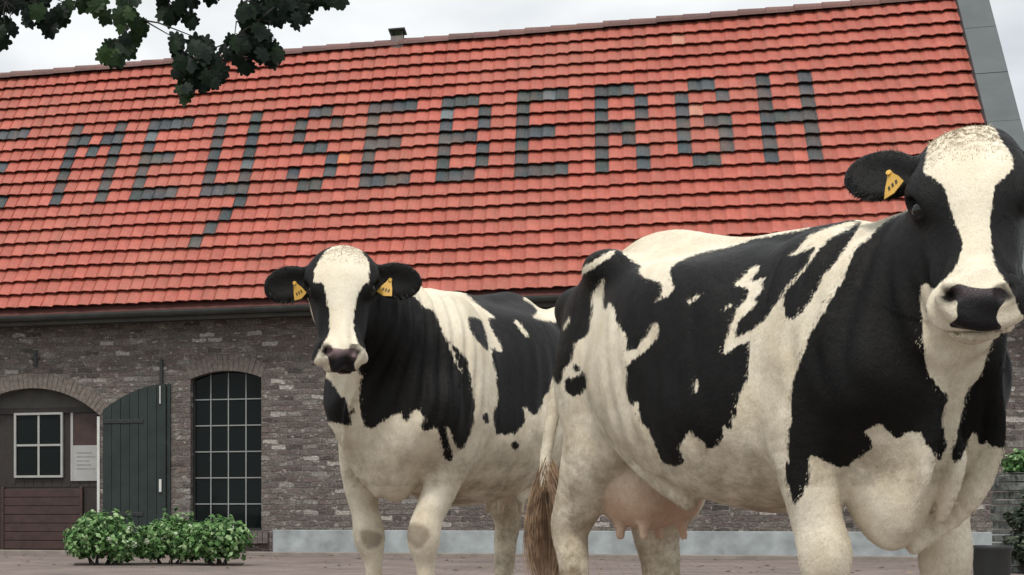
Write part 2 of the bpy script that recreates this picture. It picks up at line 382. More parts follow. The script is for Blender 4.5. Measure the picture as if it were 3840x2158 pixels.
# --- cart doorway (left): recessed timber front with window, notice, boards
dw = ops[0]; y0 = .20
g = MB(); n = 30; top = [(dw.a+.002+(dw.b-dw.a-.004)*i/n) for i in range(n+1)]
for x0, x1 in zip(top, top[1:]):
    zt0, zt1 = dw.top(x0)-.001, dw.top(x1)-.001
    if zt0 > 2.0 or zt1 > 2.0:
        g.add([(x0, y0-.03, min(2.0, zt0)), (x1, y0-.03, min(2.0, zt1)), (x1, y0-.03, zt1), (x0, y0-.03, zt0)], [(0, 1, 2, 3)])
door = empty('doorway_front', (0, 0, 0), 0, barn)
g.build('tympanum', M_plaster, door)
g = MB(); g.box(dw.a+.002, dw.b-.002, y0-.03, y0+.02, 1.92, 2.0); g.box(dw.a+.002, dw.b-.09, y0, y0+.04, .0, 1.919)
for i in range(14): x = dw.a+.02+i*.137; g.box(x, x+.128, y0-.008, y0+.0, .9, 1.0)
g.build('timber_front', M_dkwood, door)
g = MB()
for i in range(7): g.box(-3.4, -2.28, y0-.045-.002*(i % 2), y0-.005, .04+i*.12, .04+i*.12+.112)
g.box(-3.44, -3.40, y0-.06, y0-.004, .02, .90); g.box(-2.28, -2.24, y0-.06, y0-.004, .02, .90)
g.build('boarding', M_redwood, door, bevel=.004)
def window(name, x0, x1, z0, z1, nc, nr, y, bar, mat, parent, fr=.045, dep=.05, topf=None):
    w = empty(name, (0, 0, 0), 0, parent); g = MB()
    g.box(x0, x0+fr, y-dep, y, z0, z1); g.box(x1-fr, x1, y-dep, y, z0, z1); g.box(x0+fr, x1-fr, y-dep, y, z0, z0+fr)
    if not topf: g.box(x0+fr, x1-fr, y-dep, y, z1-fr, z1)
    g.build('frame', mat if not topf else M_iron, w)
    g = MB()
    for i in range(1, nc):
        x = x0+(x1-x0)*i/nc; zt = topf(x)-.01 if topf else z1-fr
        g.box(x-bar/2, x+bar/2, y-dep*.7, y-dep*.3, z0+fr, zt)
    for j in range(1, nr):
        z = z0+(z1-z0)*j/nr; g.box(x0+fr, x1-fr, y-dep*.68, y-dep*.32, z-bar/2, z+bar/2)
    g.build('glazing_bars', mat, w)
    g = MB()
    if topf:
        k = 16
        for i in range(k):
            a = x0+(x1-x0)*i/k; b = x0+(x1-x0)*(i+1)/k
            g.add([(a, y-dep*.2, z0), (b, y-dep*.2, z0), (b, y-dep*.2, topf(b)-.002), (a, y-dep*.2, topf(a)-.002)], [(0, 1, 2, 3)])
    else: g.box(x0+.01, x1-.01, y-dep*.2-.002, y-dep*.2+.004, z0+.01, z1-.01)
    g.build('pane', M_glass, w)
    return w
window('window', -3.25, -2.53, 1.03, 1.93, 2, 2, y0-.004, .028, simple('grey_paint', (.34, .34, .32), .5, .1, 9), door, fr=.03)
g = MB(); g.box(-2.40, -2.03, y0-.03, y0-.004, .98, 1.47); g.box(-2.42, -2.385, y0-.035, y0-.031, .98, 1.92); g.box(-2.42, -2.385, y0-.031, y0-.004, 1.471, 1.92); g.build('notice_board', M_notice, door, bevel=.004)
g = MB(); g.box(-2.38, -2.03, y0-.02, y0-.004, 1.475, 1.91); g.build('red_panel', M_redwood, door)
g = MB()
for i in range(5): g.box(-2.33, -2.11+.05*math.sin(i*2), y0-.032, y0-.0302, 1.36-i*.055, 1.375-i*.055)
g.build('faded_writing', simple('faded_ink', (.22, .22, .21), .7), door)
g = MB(); g.box(-1.975, -1.935, -.012, y0+.03, 0, 1.85); g.build('door_post', M_frame, door, bevel=.004)
# open door leaf folded back against the wall
leaf = empty('door_leaf', (0, 0, 0), 0, barn)
g = MB(); a0, a1 = -1.875, -.985; nb = 7
def leaftop(x):
    u = (x-a0)/(a1-a0); return 1.93+.34*math.sin(min(1, u*1.0)*math.pi/2)**.9
for i in range(nb):
    x0 = a0+(a1-a0)*i/nb+.003; x1 = a0+(a1-a0)*(i+1)/nb-.003; k = 5; yy = -.062-.002*(i % 2)
    for j in range(k):
        p, q = x0+(x1-x0)*j/k, x0+(x1-x0)*(j+1)/k
        g.add([(p, yy, .06), (q, yy, .06), (q, yy, leaftop(q)), (p, yy, leaftop(p)), (p, -.02, .06), (q, -.02, .06), (q, -.02, leaftop(q)), (p, -.02, leaftop(p))],
              [(0, 1, 2, 3), (3, 2, 6, 7), (5, 4, 7, 6)]+([(0, 3, 7, 4)] if j == 0 else [])+([(1, 5, 6, 2)] if j == k-1 else []))
g.build('boards', M_green, leaf)
for z in (.5, 1.75): MB().box(-1.86, -1.3, -.075, -.063, z, z+.05).build('strap_hinge', M_iron, leaf, bevel=.003)
MB().box(-1.068, -1.052, -.085, -.066, 2.0, 2.24).build('bolt', M_frame, leaf, bevel=.003)
MB().box(-1.075, -1.04, -.085, -.066, .82, .99).build('bolt', M_frame, leaf, bevel=.003)
g = MB(); g.box(-.975, -.93, -.03, -.002, .05, 2.27); g.build('stop_post', M_green, leaf)
# tall iron windows
for o in (ops[1], ops[2]):
    w = window('window', o.a+.001, o.b-.001, o.z0, o.sp+.08, 4, 6, .17, .014, simple('bar_paint', (.26, .27, .26), .5, .1), barn, fr=.03, dep=.03, topf=o.top)
    g = MB()
    k = int((o.b+.16-o.a+.05)/.07)
    for i in range(k):
        x = o.a-.05+i*.07; g.box(x+.003, x+.067, -.07-random.uniform(0, .006), .002 if False else -.001, o.z0-.17+random.uniform(-.003, .003), o.z0-.012)
    g.build('sill', simple('sill_brick', (.12, .10, .095), .9, .35, 14, .5), w)
    # things standing inside behind the glass are only seen as faint reflections; dark room
g = MB(); g.box(S0+.4, S1-.4, .5, .52, 0, 3.2); g.build('dark_room_sheet', simple('room_shade', (.012, .012, .012), .9), barn)  # near-black sheet behind the windows, the room's darkness put into its colour

# ------------------------------------------------------------------ foliage
def shrub(name, loc, lumps, n, size, mat, stemmat, label, cat, group=None, bloom=0, seed=1):
    r = np.random.default_rng(seed); root = empty(name, loc); tag(root, label, cat, group)
    g = MB()
    L = np.array(lumps)
    for i in range(n):
        c = L[r.integers(len(L))]; d = r.normal(size=3); d /= np.linalg.norm(d); d[2] = d[2]*.9+.15
        rad = c[3]*(1-abs(r.normal())*.22); noi = 1+.24*math.sin(d[0]*7+c[0]*9)*math.cos(d[1]*6+d[2]*5)+.10*math.sin(d[0]*17+d[2]*13)
        p = c[:3]+d*rad*noi
        if p[2] < .02: p[2] = .02+abs(r.normal())*.03
        nrm = Vector(d*.8+r.normal(size=3)*.45+np.array([0, 0, .35])).normalized()
        a = nrm.cross(Vector(r.normal(size=3))).normalized(); b = nrm.cross(a)
        s = size*r.uniform(.6, 1.3); p = Vector(p); w = s*.36
        tone = float(np.clip(.40+.32*r.normal(), 0, 1))
        g.add([p-a*s*.5, p-a*s*.1+b*w-nrm*s*.05, p+a*s*.5-nrm*s*.12, p-a*s*.1-b*w-nrm*s*.05, p+nrm*s*.04], [(0, 3, 4), (3, 2, 4), (2, 1, 4), (1, 0, 4)], (tone, tone, tone))
    g.build('foliage', mat, root)
    g = MB()
    for c in lumps:
        for q in range(5):
            e = Vector((c[0]+r.normal()*c[3]*.5, c[1]+r.normal()*c[3]*.4, c[2]+c[3]*.4)); g.tube([(c[0]*.6+r.normal()*.02, c[1]*.6, 0), (c[0]*.8, c[1]*.8, c[2]*.5), e], [.010, .007, .003], 5)
    g.build('stem', stemmat, root)
    if bloom:
        for q in range(bloom):
            g = MB(); c = L[r.integers(len(L))]; d = r.normal(size=3); d /= np.linalg.norm(d); d[2] = abs(d[2]); d[1] = -abs(d[1]); p = c[:3]+d*c[3]*.98
            for k in range(34):
                e = r.normal(size=3); e /= np.linalg.norm(e); pp = Vector(p+e*.035); a = Vector(e).cross(Vector((.3, .5, .8))).normalized(); b = Vector(e).cross(a); s = .010
                g.add([pp-a*s, pp-b*s, pp+a*s, pp+b*s], [(0, 1, 2, 3)])
            g.build('bloom', M_bloom, root)
    return root
def gp(xd, Y): return (xd-500)/3600*Y
shrub('shrub', (gp(255, 14.9), 14.9, 0), [(-.18, 0, .22, .2), (.12, .05, .26, .26), (-.05, -.05, .3, .24), (.22, -.02, .18, .18)], 3900, .062, M_shrub, M_bark, 'leafy green shrub with pale flower heads, leftmost of the row by the door leaf', 'shrub', 'shrubs along the barn wall', 5, 11)
shrub('shrub', (gp(420, 15.1), 15.1, 0), [(-.14, 0, .20, .2), (.08, .05, .28, .25), (.2, -.05, .2, .2)], 3500, .062, M_shrub, M_bark, 'leafy green shrub in the middle of the row, between door leaf and iron window', 'shrub', 'shrubs along the barn wall', 6, 12)
shrub('shrub', (gp(548, 14.8), 14.8, 0), [(-.1, 0, .22, .22), (.12, 0, .24, .22), (.0, -.05, .3, .18)], 3500, .062, M_shrub, M_bark, 'light green leafy shrub at the right end of the row, under the iron window', 'shrub', 'shrubs along the barn wall', 2, 13)
# dark climbing bush at the right end of the wall
shrub('dark_bush', (gp(2596, 12.75), 12.75, 0), [(-.08, 0, .22, .15), (.12, 0, .34, .20), (-.10, .02, .48, .11), (.22, .0, .55, .16), (.05, 0, .66, .12), (.1, 0, .2, .2)], 3200, .05, M_dkleaf, M_bark, 'dark bush with greyish leaves growing against the stone pier at the right edge', 'bush', None, 0, 21)
shrub('planter_bush', (gp(2562, 13.2), 13.2, .90), [(0, 0, .08, .12), (.14, .0, .12, .14), (.3, .02, .1, .15)], 1500, .05, M_shrub, M_bark, 'light green mossy bush on top of the dark stone pier at the right edge', 'bush', None, 0, 22)
g = MB(); g.add([(gp(185, 14.7), 14.72, .004), (gp(610, 14.7), 14.72, .004), (gp(615, 15.6), 15.5, .004), (gp(190, 15.6), 15.5, .004)], [(0, 1, 2, 3)]); tag(g.build('flower_bed', simple('soil', (.05, .038, .028), .95, .5, 9, .8)), kind='structure')
pier = empty('stone_pier', (gp(2618, 13.2), 13.2, 0)); tag(pier, 'dark rough stone pier under the light green bush at the right edge', 'pier')
g = MB(); r = random.Random(3)
z = 0
while z < .90:
    h = r.uniform(.05, .085); x = -.32-r.uniform(0, .04)
    while x < .5:
        w = r.uniform(.07, .15); x2 = min(x+w, .5); zz = min(z+h, .92)
        if x2-x > .03: g.box(x+.004, x2-.004, -.2-r.uniform(0, .05), .2, z+.004, zz-r.uniform(.004, .012))
        x = x2
    z += h
g.build('stonework', simple('pier_stone', (.10, .11, .10), .9, .85, 16, .8), pier, bevel=.012)
# round black feed tub on the ground
tb = MB(); prof_t = [(.0, .02), (.17, .0), (.2, .03), (.215, .2), (.235, .215), (.235, .235), (.21, .235), (.195, .08), (0, .06)]
nn = 28; vs = [(q*math.cos(2*math.pi*j/nn), q*math.sin(2*math.pi*j/nn), z) for (q, z) in prof_t for j in range(nn)]
tb.add(vs, [(i*nn+j, i*nn+(j+1) % nn, (i+1)*nn+(j+1) % nn, (i+1)*nn+j) for i in range(len(prof_t)-1) for j in range(nn)])
tub = tb.build('bucket', simple('black_rubber', (.018, .02, .02), .6, .2, 12), smooth=True); tub.location = (gp(2495, 11.0), 11.0, 0); tub.scale = (.62, .62, 1.25); tag(tub, 'round black rubber bucket on the paving behind the right cow', 'bucket')

# overhanging branch: lobed leaves on twigs, 7 m from the camera, with its tree standing to the left
tree = empty('overhanging_tree', (-4.2, 7.6, 0)); tag(tree, 'tree with dark lobed leaves hanging into the top left of the picture', 'tree')
TL = Vector((-4.2, 7.6, 0))
def W(xd, yd, Y): return Vector(((xd-500)/3600*Y, Y, CAMH+(1290-yd)/3600*Y))-TL
lobes = [(0, -.50), (.10, -.42), (.13, -.27), (.26, -.33), (.34, -.24), (.30, -.12), (.40, -.12), (.50, -.01), (.42, .10), (.34, .14), (.40, .27), (.34, .38), (.22, .36), (.15, .42), (.08, .54), (0, .58)]
outline = lobes+[(-x, y) for x, y in lobes[-2:0:-1]]
def lobed_leaf(mb, p, size, nrm, ax, tone):
    b = nrm.cross(ax).normalized(); a = ax
    vs = [p+b*x*size*random.uniform(.9, 1.1)+a*y*size+nrm*(-.9*(x*x)-.5*(y-.0)**2)*size*.5 for x, y in outline]+[p+nrm*.03*size]
    n = len(outline); mb.add(vs, [(i, (i+1) % n, n) for i in range(n)], (tone,)*3)
lv = MB(); limb = MB()
clusters = [  # display centre, radii, count, depth
 (15, 45, 42, 48, 16, 7.0), (60, 0, 60, 22, 14, 7.1), (105, 30, 40, 30, 9, 7.1), (165, 30, 30, 26, 8, 7.2), (70, 52, 16, 30, 3, 7.0), (10, 85, 12, 22, 3, 7.0), (120, 60, 14, 22, 3, 7.1),
 (235, 5, 30, 20, 7, 7.0), (322, 20, 28, 34, 12, 7.0), (330, 75, 28, 34, 11, 7.0), (300, 125, 32, 26, 11, 6.9), (270, 140, 18, 14, 5, 6.9), (262, 45, 10, 24, 3, 7.1),
 (425, 20, 26, 32, 9, 7.2), (470, 20, 22, 30, 8, 7.2), (475, 55, 12, 18, 4, 7.2), (520, -15, 60, 14, 8, 7.3),
 (510, 120, 28, 22, 10, 6.8), (465, 175, 42, 34, 20, 6.8), (520, 170, 38, 36, 18, 6.8), (460, 225, 16, 26, 6, 6.7), (548, 200, 18, 20, 6, 6.8), (440, 120, 10, 28, 4, 6.9), (500, 215, 18, 18, 4, 6.8),
 (590, 120, 38, 34, 18, 7.0), (640, 90, 36, 50, 20, 7.1), (670, 120, 32, 34, 14, 7.1), (620, 30, 28, 34, 11, 7.1), (660, 20, 30, 28, 9, 7.2), (620, 165, 22, 14, 6, 7.0), (690, 145, 18, 18, 6, 7.1),
 (725, 15, 34, 24, 11, 7.2), (755, 50, 16, 26, 6, 7.2), (790, -5, 40, 22, 10, 7.3), (845, 10, 30, 20, 8, 7.3), (690, 55, 18, 14, 3, 7.2)]
for i in range(26): clusters.append((-60+i*38, -75-random.uniform(0, 60), 45, 45, 16, 7.2+random.uniform(-.4, .6)))
anchors = []
for (cx_, cy_, rx, ry, cnt, Y) in clusters:
    cc = W(cx_, cy_-ry*.8, Y)
    anchors.append((cx_, cy_, Y, cc))
    for i in range(int(cnt*.9)):
        a = random.uniform(0, 6.283); q = math.sqrt(random.random())*.9
        yy = Y+random.uniform(-.16, .16)
        p = W(cx_+rx*q*math.cos(a), cy_+ry*q*math.sin(a), yy)
        ax = Vector((random.gauss(0, .45), random.gauss(0, .3), -1)).normalized(); nr = Vector((random.gauss(0, .45), -1, random.gauss(.25, .4))).normalized()
        nr = (nr-ax*nr.dot(ax)).normalized()
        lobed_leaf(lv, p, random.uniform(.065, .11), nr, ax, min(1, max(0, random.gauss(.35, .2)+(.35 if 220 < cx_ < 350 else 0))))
        if random.random() < .5: limb.tube([cc, (cc+p)/2+Vector((0, 0, .02)), p-ax*.04], [.003, .0025, .0015], 4)
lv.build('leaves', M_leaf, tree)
trunk = MB(); trunk.tube([(0, 0, 0), (.03, 0, .6), (.0, .05, 2.0), (-.05, .1, 3.4), (.2, .0, 4.3)], [.30, .24, .2, .16, .12], 14); trunk.build('trunk', M_bark, tree, smooth=True)
top = [Vector((-.02, .1, 3.1)), W(-300, -260, 7.4), W(0, -190, 7.2), W(300, -160, 7.1), W(600, -140, 7.1), W(900, -120, 7.3)]
limb.tube(top, [.12, .07, .05, .035, .025, .012], 8)
for (cx_, cy_, Y, cc) in anchors:
    ab = [q for q in anchors if q[1] < cy_-18]
    st = min(top[1:], key=lambda t: (t-cc).length) if cy_ < -60 or not ab else min(ab, key=lambda q: (q[3]-cc).length)[3]
    limb.tube([st, (st+cc)/2+Vector((random.uniform(-.05, .05), 0, .03)), cc], [.005, .004, .002], 5)
limb.tube([W(690, 20, 7.1), W(640, 60, 7.05), W(565, 112, 6.95), W(520, 130, 6.85)], [.006, .005, .004, .003], 5)
limb.build('limbs', M_bark, tree, smooth=True)

# distant trees right of the gable
def far_tree(loc, h, w, seed, label):
    r = np.random.default_rng(seed); root = empty('distant_tree', loc); tag(root, label, 'tree', 'trees beyond the barn')
    g = MB(); g.tube([(0, 0, 0), (.1, 0, h*.4), (0, 0, h*.8)], [.35, .25, .1], 8); g.build('trunk', M_bark, root)
    g = MB()
    L = [(r.normal()*w*.35, r.normal()*w*.3, h*r.uniform(.35, .9), w*r.uniform(.2, .38)) for _ in range(16)]
    for i in range(6000):
        c = L[r.integers(16)]; d = r.normal(size=3); d /= np.linalg.norm(d); p = Vector(np.array(c[:3])+d*c[3]*r.uniform(.6, 1.1)); a = Vector(r.normal(size=3)).normalized(); b = a.orthogonal().normalized(); s = .22
        t = float(r.uniform(0, 1)); g.add([p-a*s, p-b*s*.6, p+a*s, p+b*s*.6], [(0, 1, 2, 3)], (t, t, t))
    g.build('crown', M_far, root)
far_tree((gp(2600, 48), 48, 0), 14.6, 5.5, 5, 'pale green distant tree just right of the gable, at the picture edge')
far_tree((gp(2790, 52), 52, 0), 15.5, 7, 6, 'distant tree beyond the barn, further right than the one at the gable')

exec_cows = True
# ================================================================== cows: one continuous surface per body, from a smooth distance field
class Field:
    def __init__(s): s.p = []
    def tube(s, pts, ra, rb, side=(0, 1, 0), k=.04, tagn='body', sub=5, op=1):
        P = np.array(pts, float); A = np.array(ra, float); B = np.array(rb, float)
        if len(P) > 2:                       # Catmull-Rom densify
            D = np.column_stack([P, A, B]); E = np.vstack([2*D[0]-D[1], D, 2*D[-1]-D[-2]]); out = []
            for i in range(1, len(E)-2):
                for t in np.arange(sub)/sub:
                    p0, p1, p2, p3 = E[i-1:i+3]
                    out.append(.5*((2*p1)+(-p0+p2)*t+(2*p0-5*p1+4*p2-p3)*t*t+(-p0+3*p1-3*p2+p3)*t**3))
            out.append(E[-2]); D = np.array(out); P, A, B = D[:, :3], np.maximum(D[:, 3], .006), np.maximum(D[:, 4], .006)
        sd = np.array(side, float)
        if sd.ndim == 1: sd = sd/np.linalg.norm(sd)
        m = max(A.max(), B.max()); s.p.append(('t', P, A, B, sd, P.min(0)-m, P.max(0)+m, k, tagn, op)); return s
    def ell(s, c, r, ax=None, k=.04, tagn='body', op=1):
        c = np.array(c, float); r = np.array(r, float); ax = np.eye(3) if ax is None else np.array(ax, float)
        m = r.max(); s.p.append(('e', c, r, ax, None, c-m, c+m, k, tagn, op)); return s
    def loft(s, st, k=.04, tagn='body', n=2.2, taper=.16):
        st = np.array(sorted(st), float); x = np.linspace(st[0, 0], st[-1, 0], 121); o = np.column_stack([np.interp(x, st[:, 0], st[:, i]) for i in range(1, st.shape[1])])
        ker = np.hanning(17); ker /= ker.sum(); pad = np.pad(o, ((8, 8), (0, 0)), 'edge'); o = np.column_stack([np.convolve(pad[:, i], ker, 'valid') for i in range(o.shape[1])])
        hi = np.array([x[-1]+.12, o[:, 2].max(), o[:, 0].max()]); lo = np.array([x[0]-.12, -o[:, 2].max(), o[:, 1].min()])
        s.p.append(('l', x, o, n, taper, lo, hi, k, tagn, 1)); return s
    def one(s, q, P):
        t = q[0]
        if t == 'e':
            d = (P-q[1]) @ q[3].T / q[2]; return (np.sqrt((d*d).sum(1))-1)*q[2].min()
        if t == 't':
            best = np.full(len(P), 9.)
            for i in range(len(q[1])-1):
                a, b = q[1][i], q[1][i+1]; ab = b-a; L = ab@ab+1e-9; h = np.clip((P-a)@ab/L, 0, 1); c = P-(a+h[:, None]*ab)
                ra = q[2][i]+(q[2][i+1]-q[2][i])*h; rb = q[3][i]+(q[3][i+1]-q[3][i])*h; w = c@q[4]; r2 = (c*c).sum(1)-w*w
                best = np.minimum(best, (np.sqrt((w/rb)**2+np.maximum(r2, 0)/ra**2)-1)*np.minimum(ra, rb))
            return best
        x, o = q[1], q[2]; xc = np.clip(P[:, 0], x[0], x[-1]); T = np.interp(xc, x, o[:, 0]); B = np.interp(xc, x, o[:, 1]); W_ = np.interp(xc, x, o[:, 2])
        zc = T*.47+B*.53; hh = np.where(P[:, 2] > zc, T-zc, zc-B); v = (P[:, 2]-zc)/hh; w = W_*(1-q[4]*np.clip(v, -1, 1))
        f = (np.abs(P[:, 1]/w)**q[3]+np.abs(v)**q[3])**(1/q[3])-1
        d = f*np.minimum(w, hh); dx = P[:, 0]-xc; return np.where(dx != 0, np.sqrt(np.maximum(d, 0)**2+dx*dx)-.0, d)
    def ev(s, P, tags=None):
        d = np.full(len(P), 1.0)
        for q in s.p:
            if tags and q[8] not in tags: continue
            m = .10+q[7]; idx = np.nonzero(np.all((P > q[5]-m) & (P < q[6]+m), 1))[0]
            if not len(idx): continue
            e = s.one(q, P[idx]); a = d[idx]; k = q[7]
            if q[9] > 0:
                h = np.clip(.5+.5*(a-e)/k, 0, 1); d[idx] = a*(1-h)+e*h-k*h*(1-h)
            else:
                h = np.clip(.5-.5*(a+e)/k, 0, 1); d[idx] = a*(1-h)-e*h+k*h*(1-h)
        return d
    def bounds(s):
        add = [q for q in s.p if q[9] > 0]
        return np.min([q[5] for q in add], 0)-.03, np.max([q[6] for q in add], 0)+.03
    def mesh(s, h=.009):
        lo, hi = s.bounds(); C = 4; n = (np.ceil((hi-lo)/(h*C)).astype(int)+1); H = h*C
        cg = np.stack(np.meshgrid(*[lo[i]+H*np.arange(n[i]+1) for i in range(3)], indexing='ij'), -1)
        cd = s.ev(cg.reshape(-1, 3)).reshape(n+1)
        near = np.abs(cd) < .075; act = np.zeros(n, bool)
        for i in (0, 1):
            for j in (0, 1):
                for k in (0, 1): act |= near[i:n[0]+i, j:n[1]+j, k:n[2]+k]
        N_ = n*C+1; fd = np.repeat(np.repeat(np.repeat(cd[:-1, :-1, :-1], C, 0), C, 1), C, 2); fd = np.pad(fd, ((0, 1),)*3, 'edge').astype(np.float32)
        mask = np.repeat(np.repeat(np.repeat(act, C, 0), C, 1), C, 2); mask = np.pad(mask, ((0, 1),)*3)
        mask[1:] |= mask[:-1]; mask[:, 1:] |= mask[:, :-1]; mask[:, :, 1:] |= mask[:, :, :-1]
        idx = np.argwhere(mask)
        for a in range(0, len(idx), 400000):
            ii = idx[a:a+400000]; fd[ii[:, 0], ii[:, 1], ii[:, 2]] = s.ev(lo+h*ii)
        neg = fd < 0; c0 = np.zeros(np.array(fd.shape)-1, np.int8)
        cs = [(i, j, k) for i in (0, 1) for j in (0, 1) for k in (0, 1)]
        for (i, j, k) in cs: c0 += neg[i:neg.shape[0]-1+i, j:neg.shape[1]-1+j, k:neg.shape[2]-1+k]
        cells = np.argwhere((c0 > 0) & (c0 < 8)); vals = {c: fd[cells[:, 0]+c[0], cells[:, 1]+c[1], cells[:, 2]+c[2]] for c in cs}
        acc = np.zeros((len(cells), 3)); cnt = np.zeros(len(cells))
        for c in cs:
            for ax in range(3):
                if c[ax]: continue
                e = list(c); e[ax] = 1; e = tuple(e); a, b = vals[c], vals[e]; m = (a < 0) != (b < 0); t = np.where(m, a/(a-b+1e-12), 0)
                p = np.tile(np.array(c, float), (len(cells), 1)); p[:, ax] += t; acc[m] += p[m]; cnt[m] += 1
        V = lo+h*(cells+acc/cnt[:, None]); ID = np.full(c0.shape, -1, np.int32); ID[tuple(cells.T)] = np.arange(len(cells)); F = []
        for ax in range(3):
            o = [1, 1, 1]; sl0 = [slice(1, -1)]*3; sl1 = [slice(1, -1)]*3; sl0[ax] = slice(0, -1); sl1[ax] = slice(1, None)
            a, b = neg[tuple(sl0)], neg[tuple(sl1)]; E_ = np.argwhere(a != b); fl = a[tuple(E_.T)]
            off = np.array([1, 1, 1]); off[ax] = 0; E_ = E_+off; u, v = (ax+1) % 3, (ax+2) % 3
            du = np.zeros(3, int); du[u] = 1; dv = np.zeros(3, int); dv[v] = 1
            q = np.stack([ID[tuple((E_-du-dv).T)], ID[tuple((E_-dv).T)], ID[tuple(E_.T)], ID[tuple((E_-du).T)]], 1)
            q[~fl] = q[~fl][:, ::-1]; F.append(q)
        F = np.vstack(F); F = F[(F >= 0).all(1)]
        return V, F
    def grad(s, P, e=.0015):
        return np.stack([(s.ev(P+np.eye(3)[i]*e)-s.ev(P-np.eye(3)[i]*e))/(2*e) for i in range(3)], 1)
    def project(s, V, it=2):
        for _ in range(it):
            d = s.ev(V); g = s.grad(V); st = np.clip(d/np.maximum((g*g).sum(1), .25), -.006, .006); V = V-st[:, None]*g
        return V

# ---- coat maps: signed distance to patch outlines, metres-true on the hide once laid on the surface
def psd(P, poly):
    poly = np.array(poly, float)
    q1 = poly*.80+np.roll(poly, -1, 0)*.20; q2 = poly*.20+np.roll(poly, -1, 0)*.80; poly = np.stack([q1, q2], 1).reshape(-1, 2)   # round the corners off
    x, y = P[:, 0], P[:, 1]; ins = np.zeros(len(P), bool); d2 = np.full(len(P), 1e12)
    for i in range(len(poly)):
        x1, y1 = poly[i-1]; x2, y2 = poly[i]; ex, ey = x2-x1, y2-y1
        t = np.clip(((x-x1)*ex+(y-y1)*ey)/(ex*ex+ey*ey+1e-9), 0, 1); d2 = np.minimum(d2, (x-x1-t*ex)**2+(y-y1-t*ey)**2)
        c = (y1 > y) != (y2 > y)
        with np.errstate(divide='ignore', invalid='ignore'): ins ^= c & (x < (x2-x1)*(y-y1)/(y2-y1)+x1)
    d = np.sqrt(d2); return np.where(ins, -d, d)
def T(ox, oy, s, pts): return [(ox+a/s, oy+b/s) for a, b in pts]
A_ = lambda *p: T(2040, 850, 1.81, p); B_ = lambda *p: T(2640, 750, 1.81, p); C_ = lambda *p: T(2040, 1358, 1.81, p); D_ = lambda *p: T(2840, 1358, 1.81, p)
H_ = lambda *p: T(3000, 400, 1.4476, p); I_ = lambda *p: T(3300, 1400, 1.911, p)
E_ = lambda *p: T(900, 900, 1.81, p); F_ = lambda *p: T(1400, 1000, 1.81, p); G_ = lambda *p: T(1200, 1358, 1.81, p)
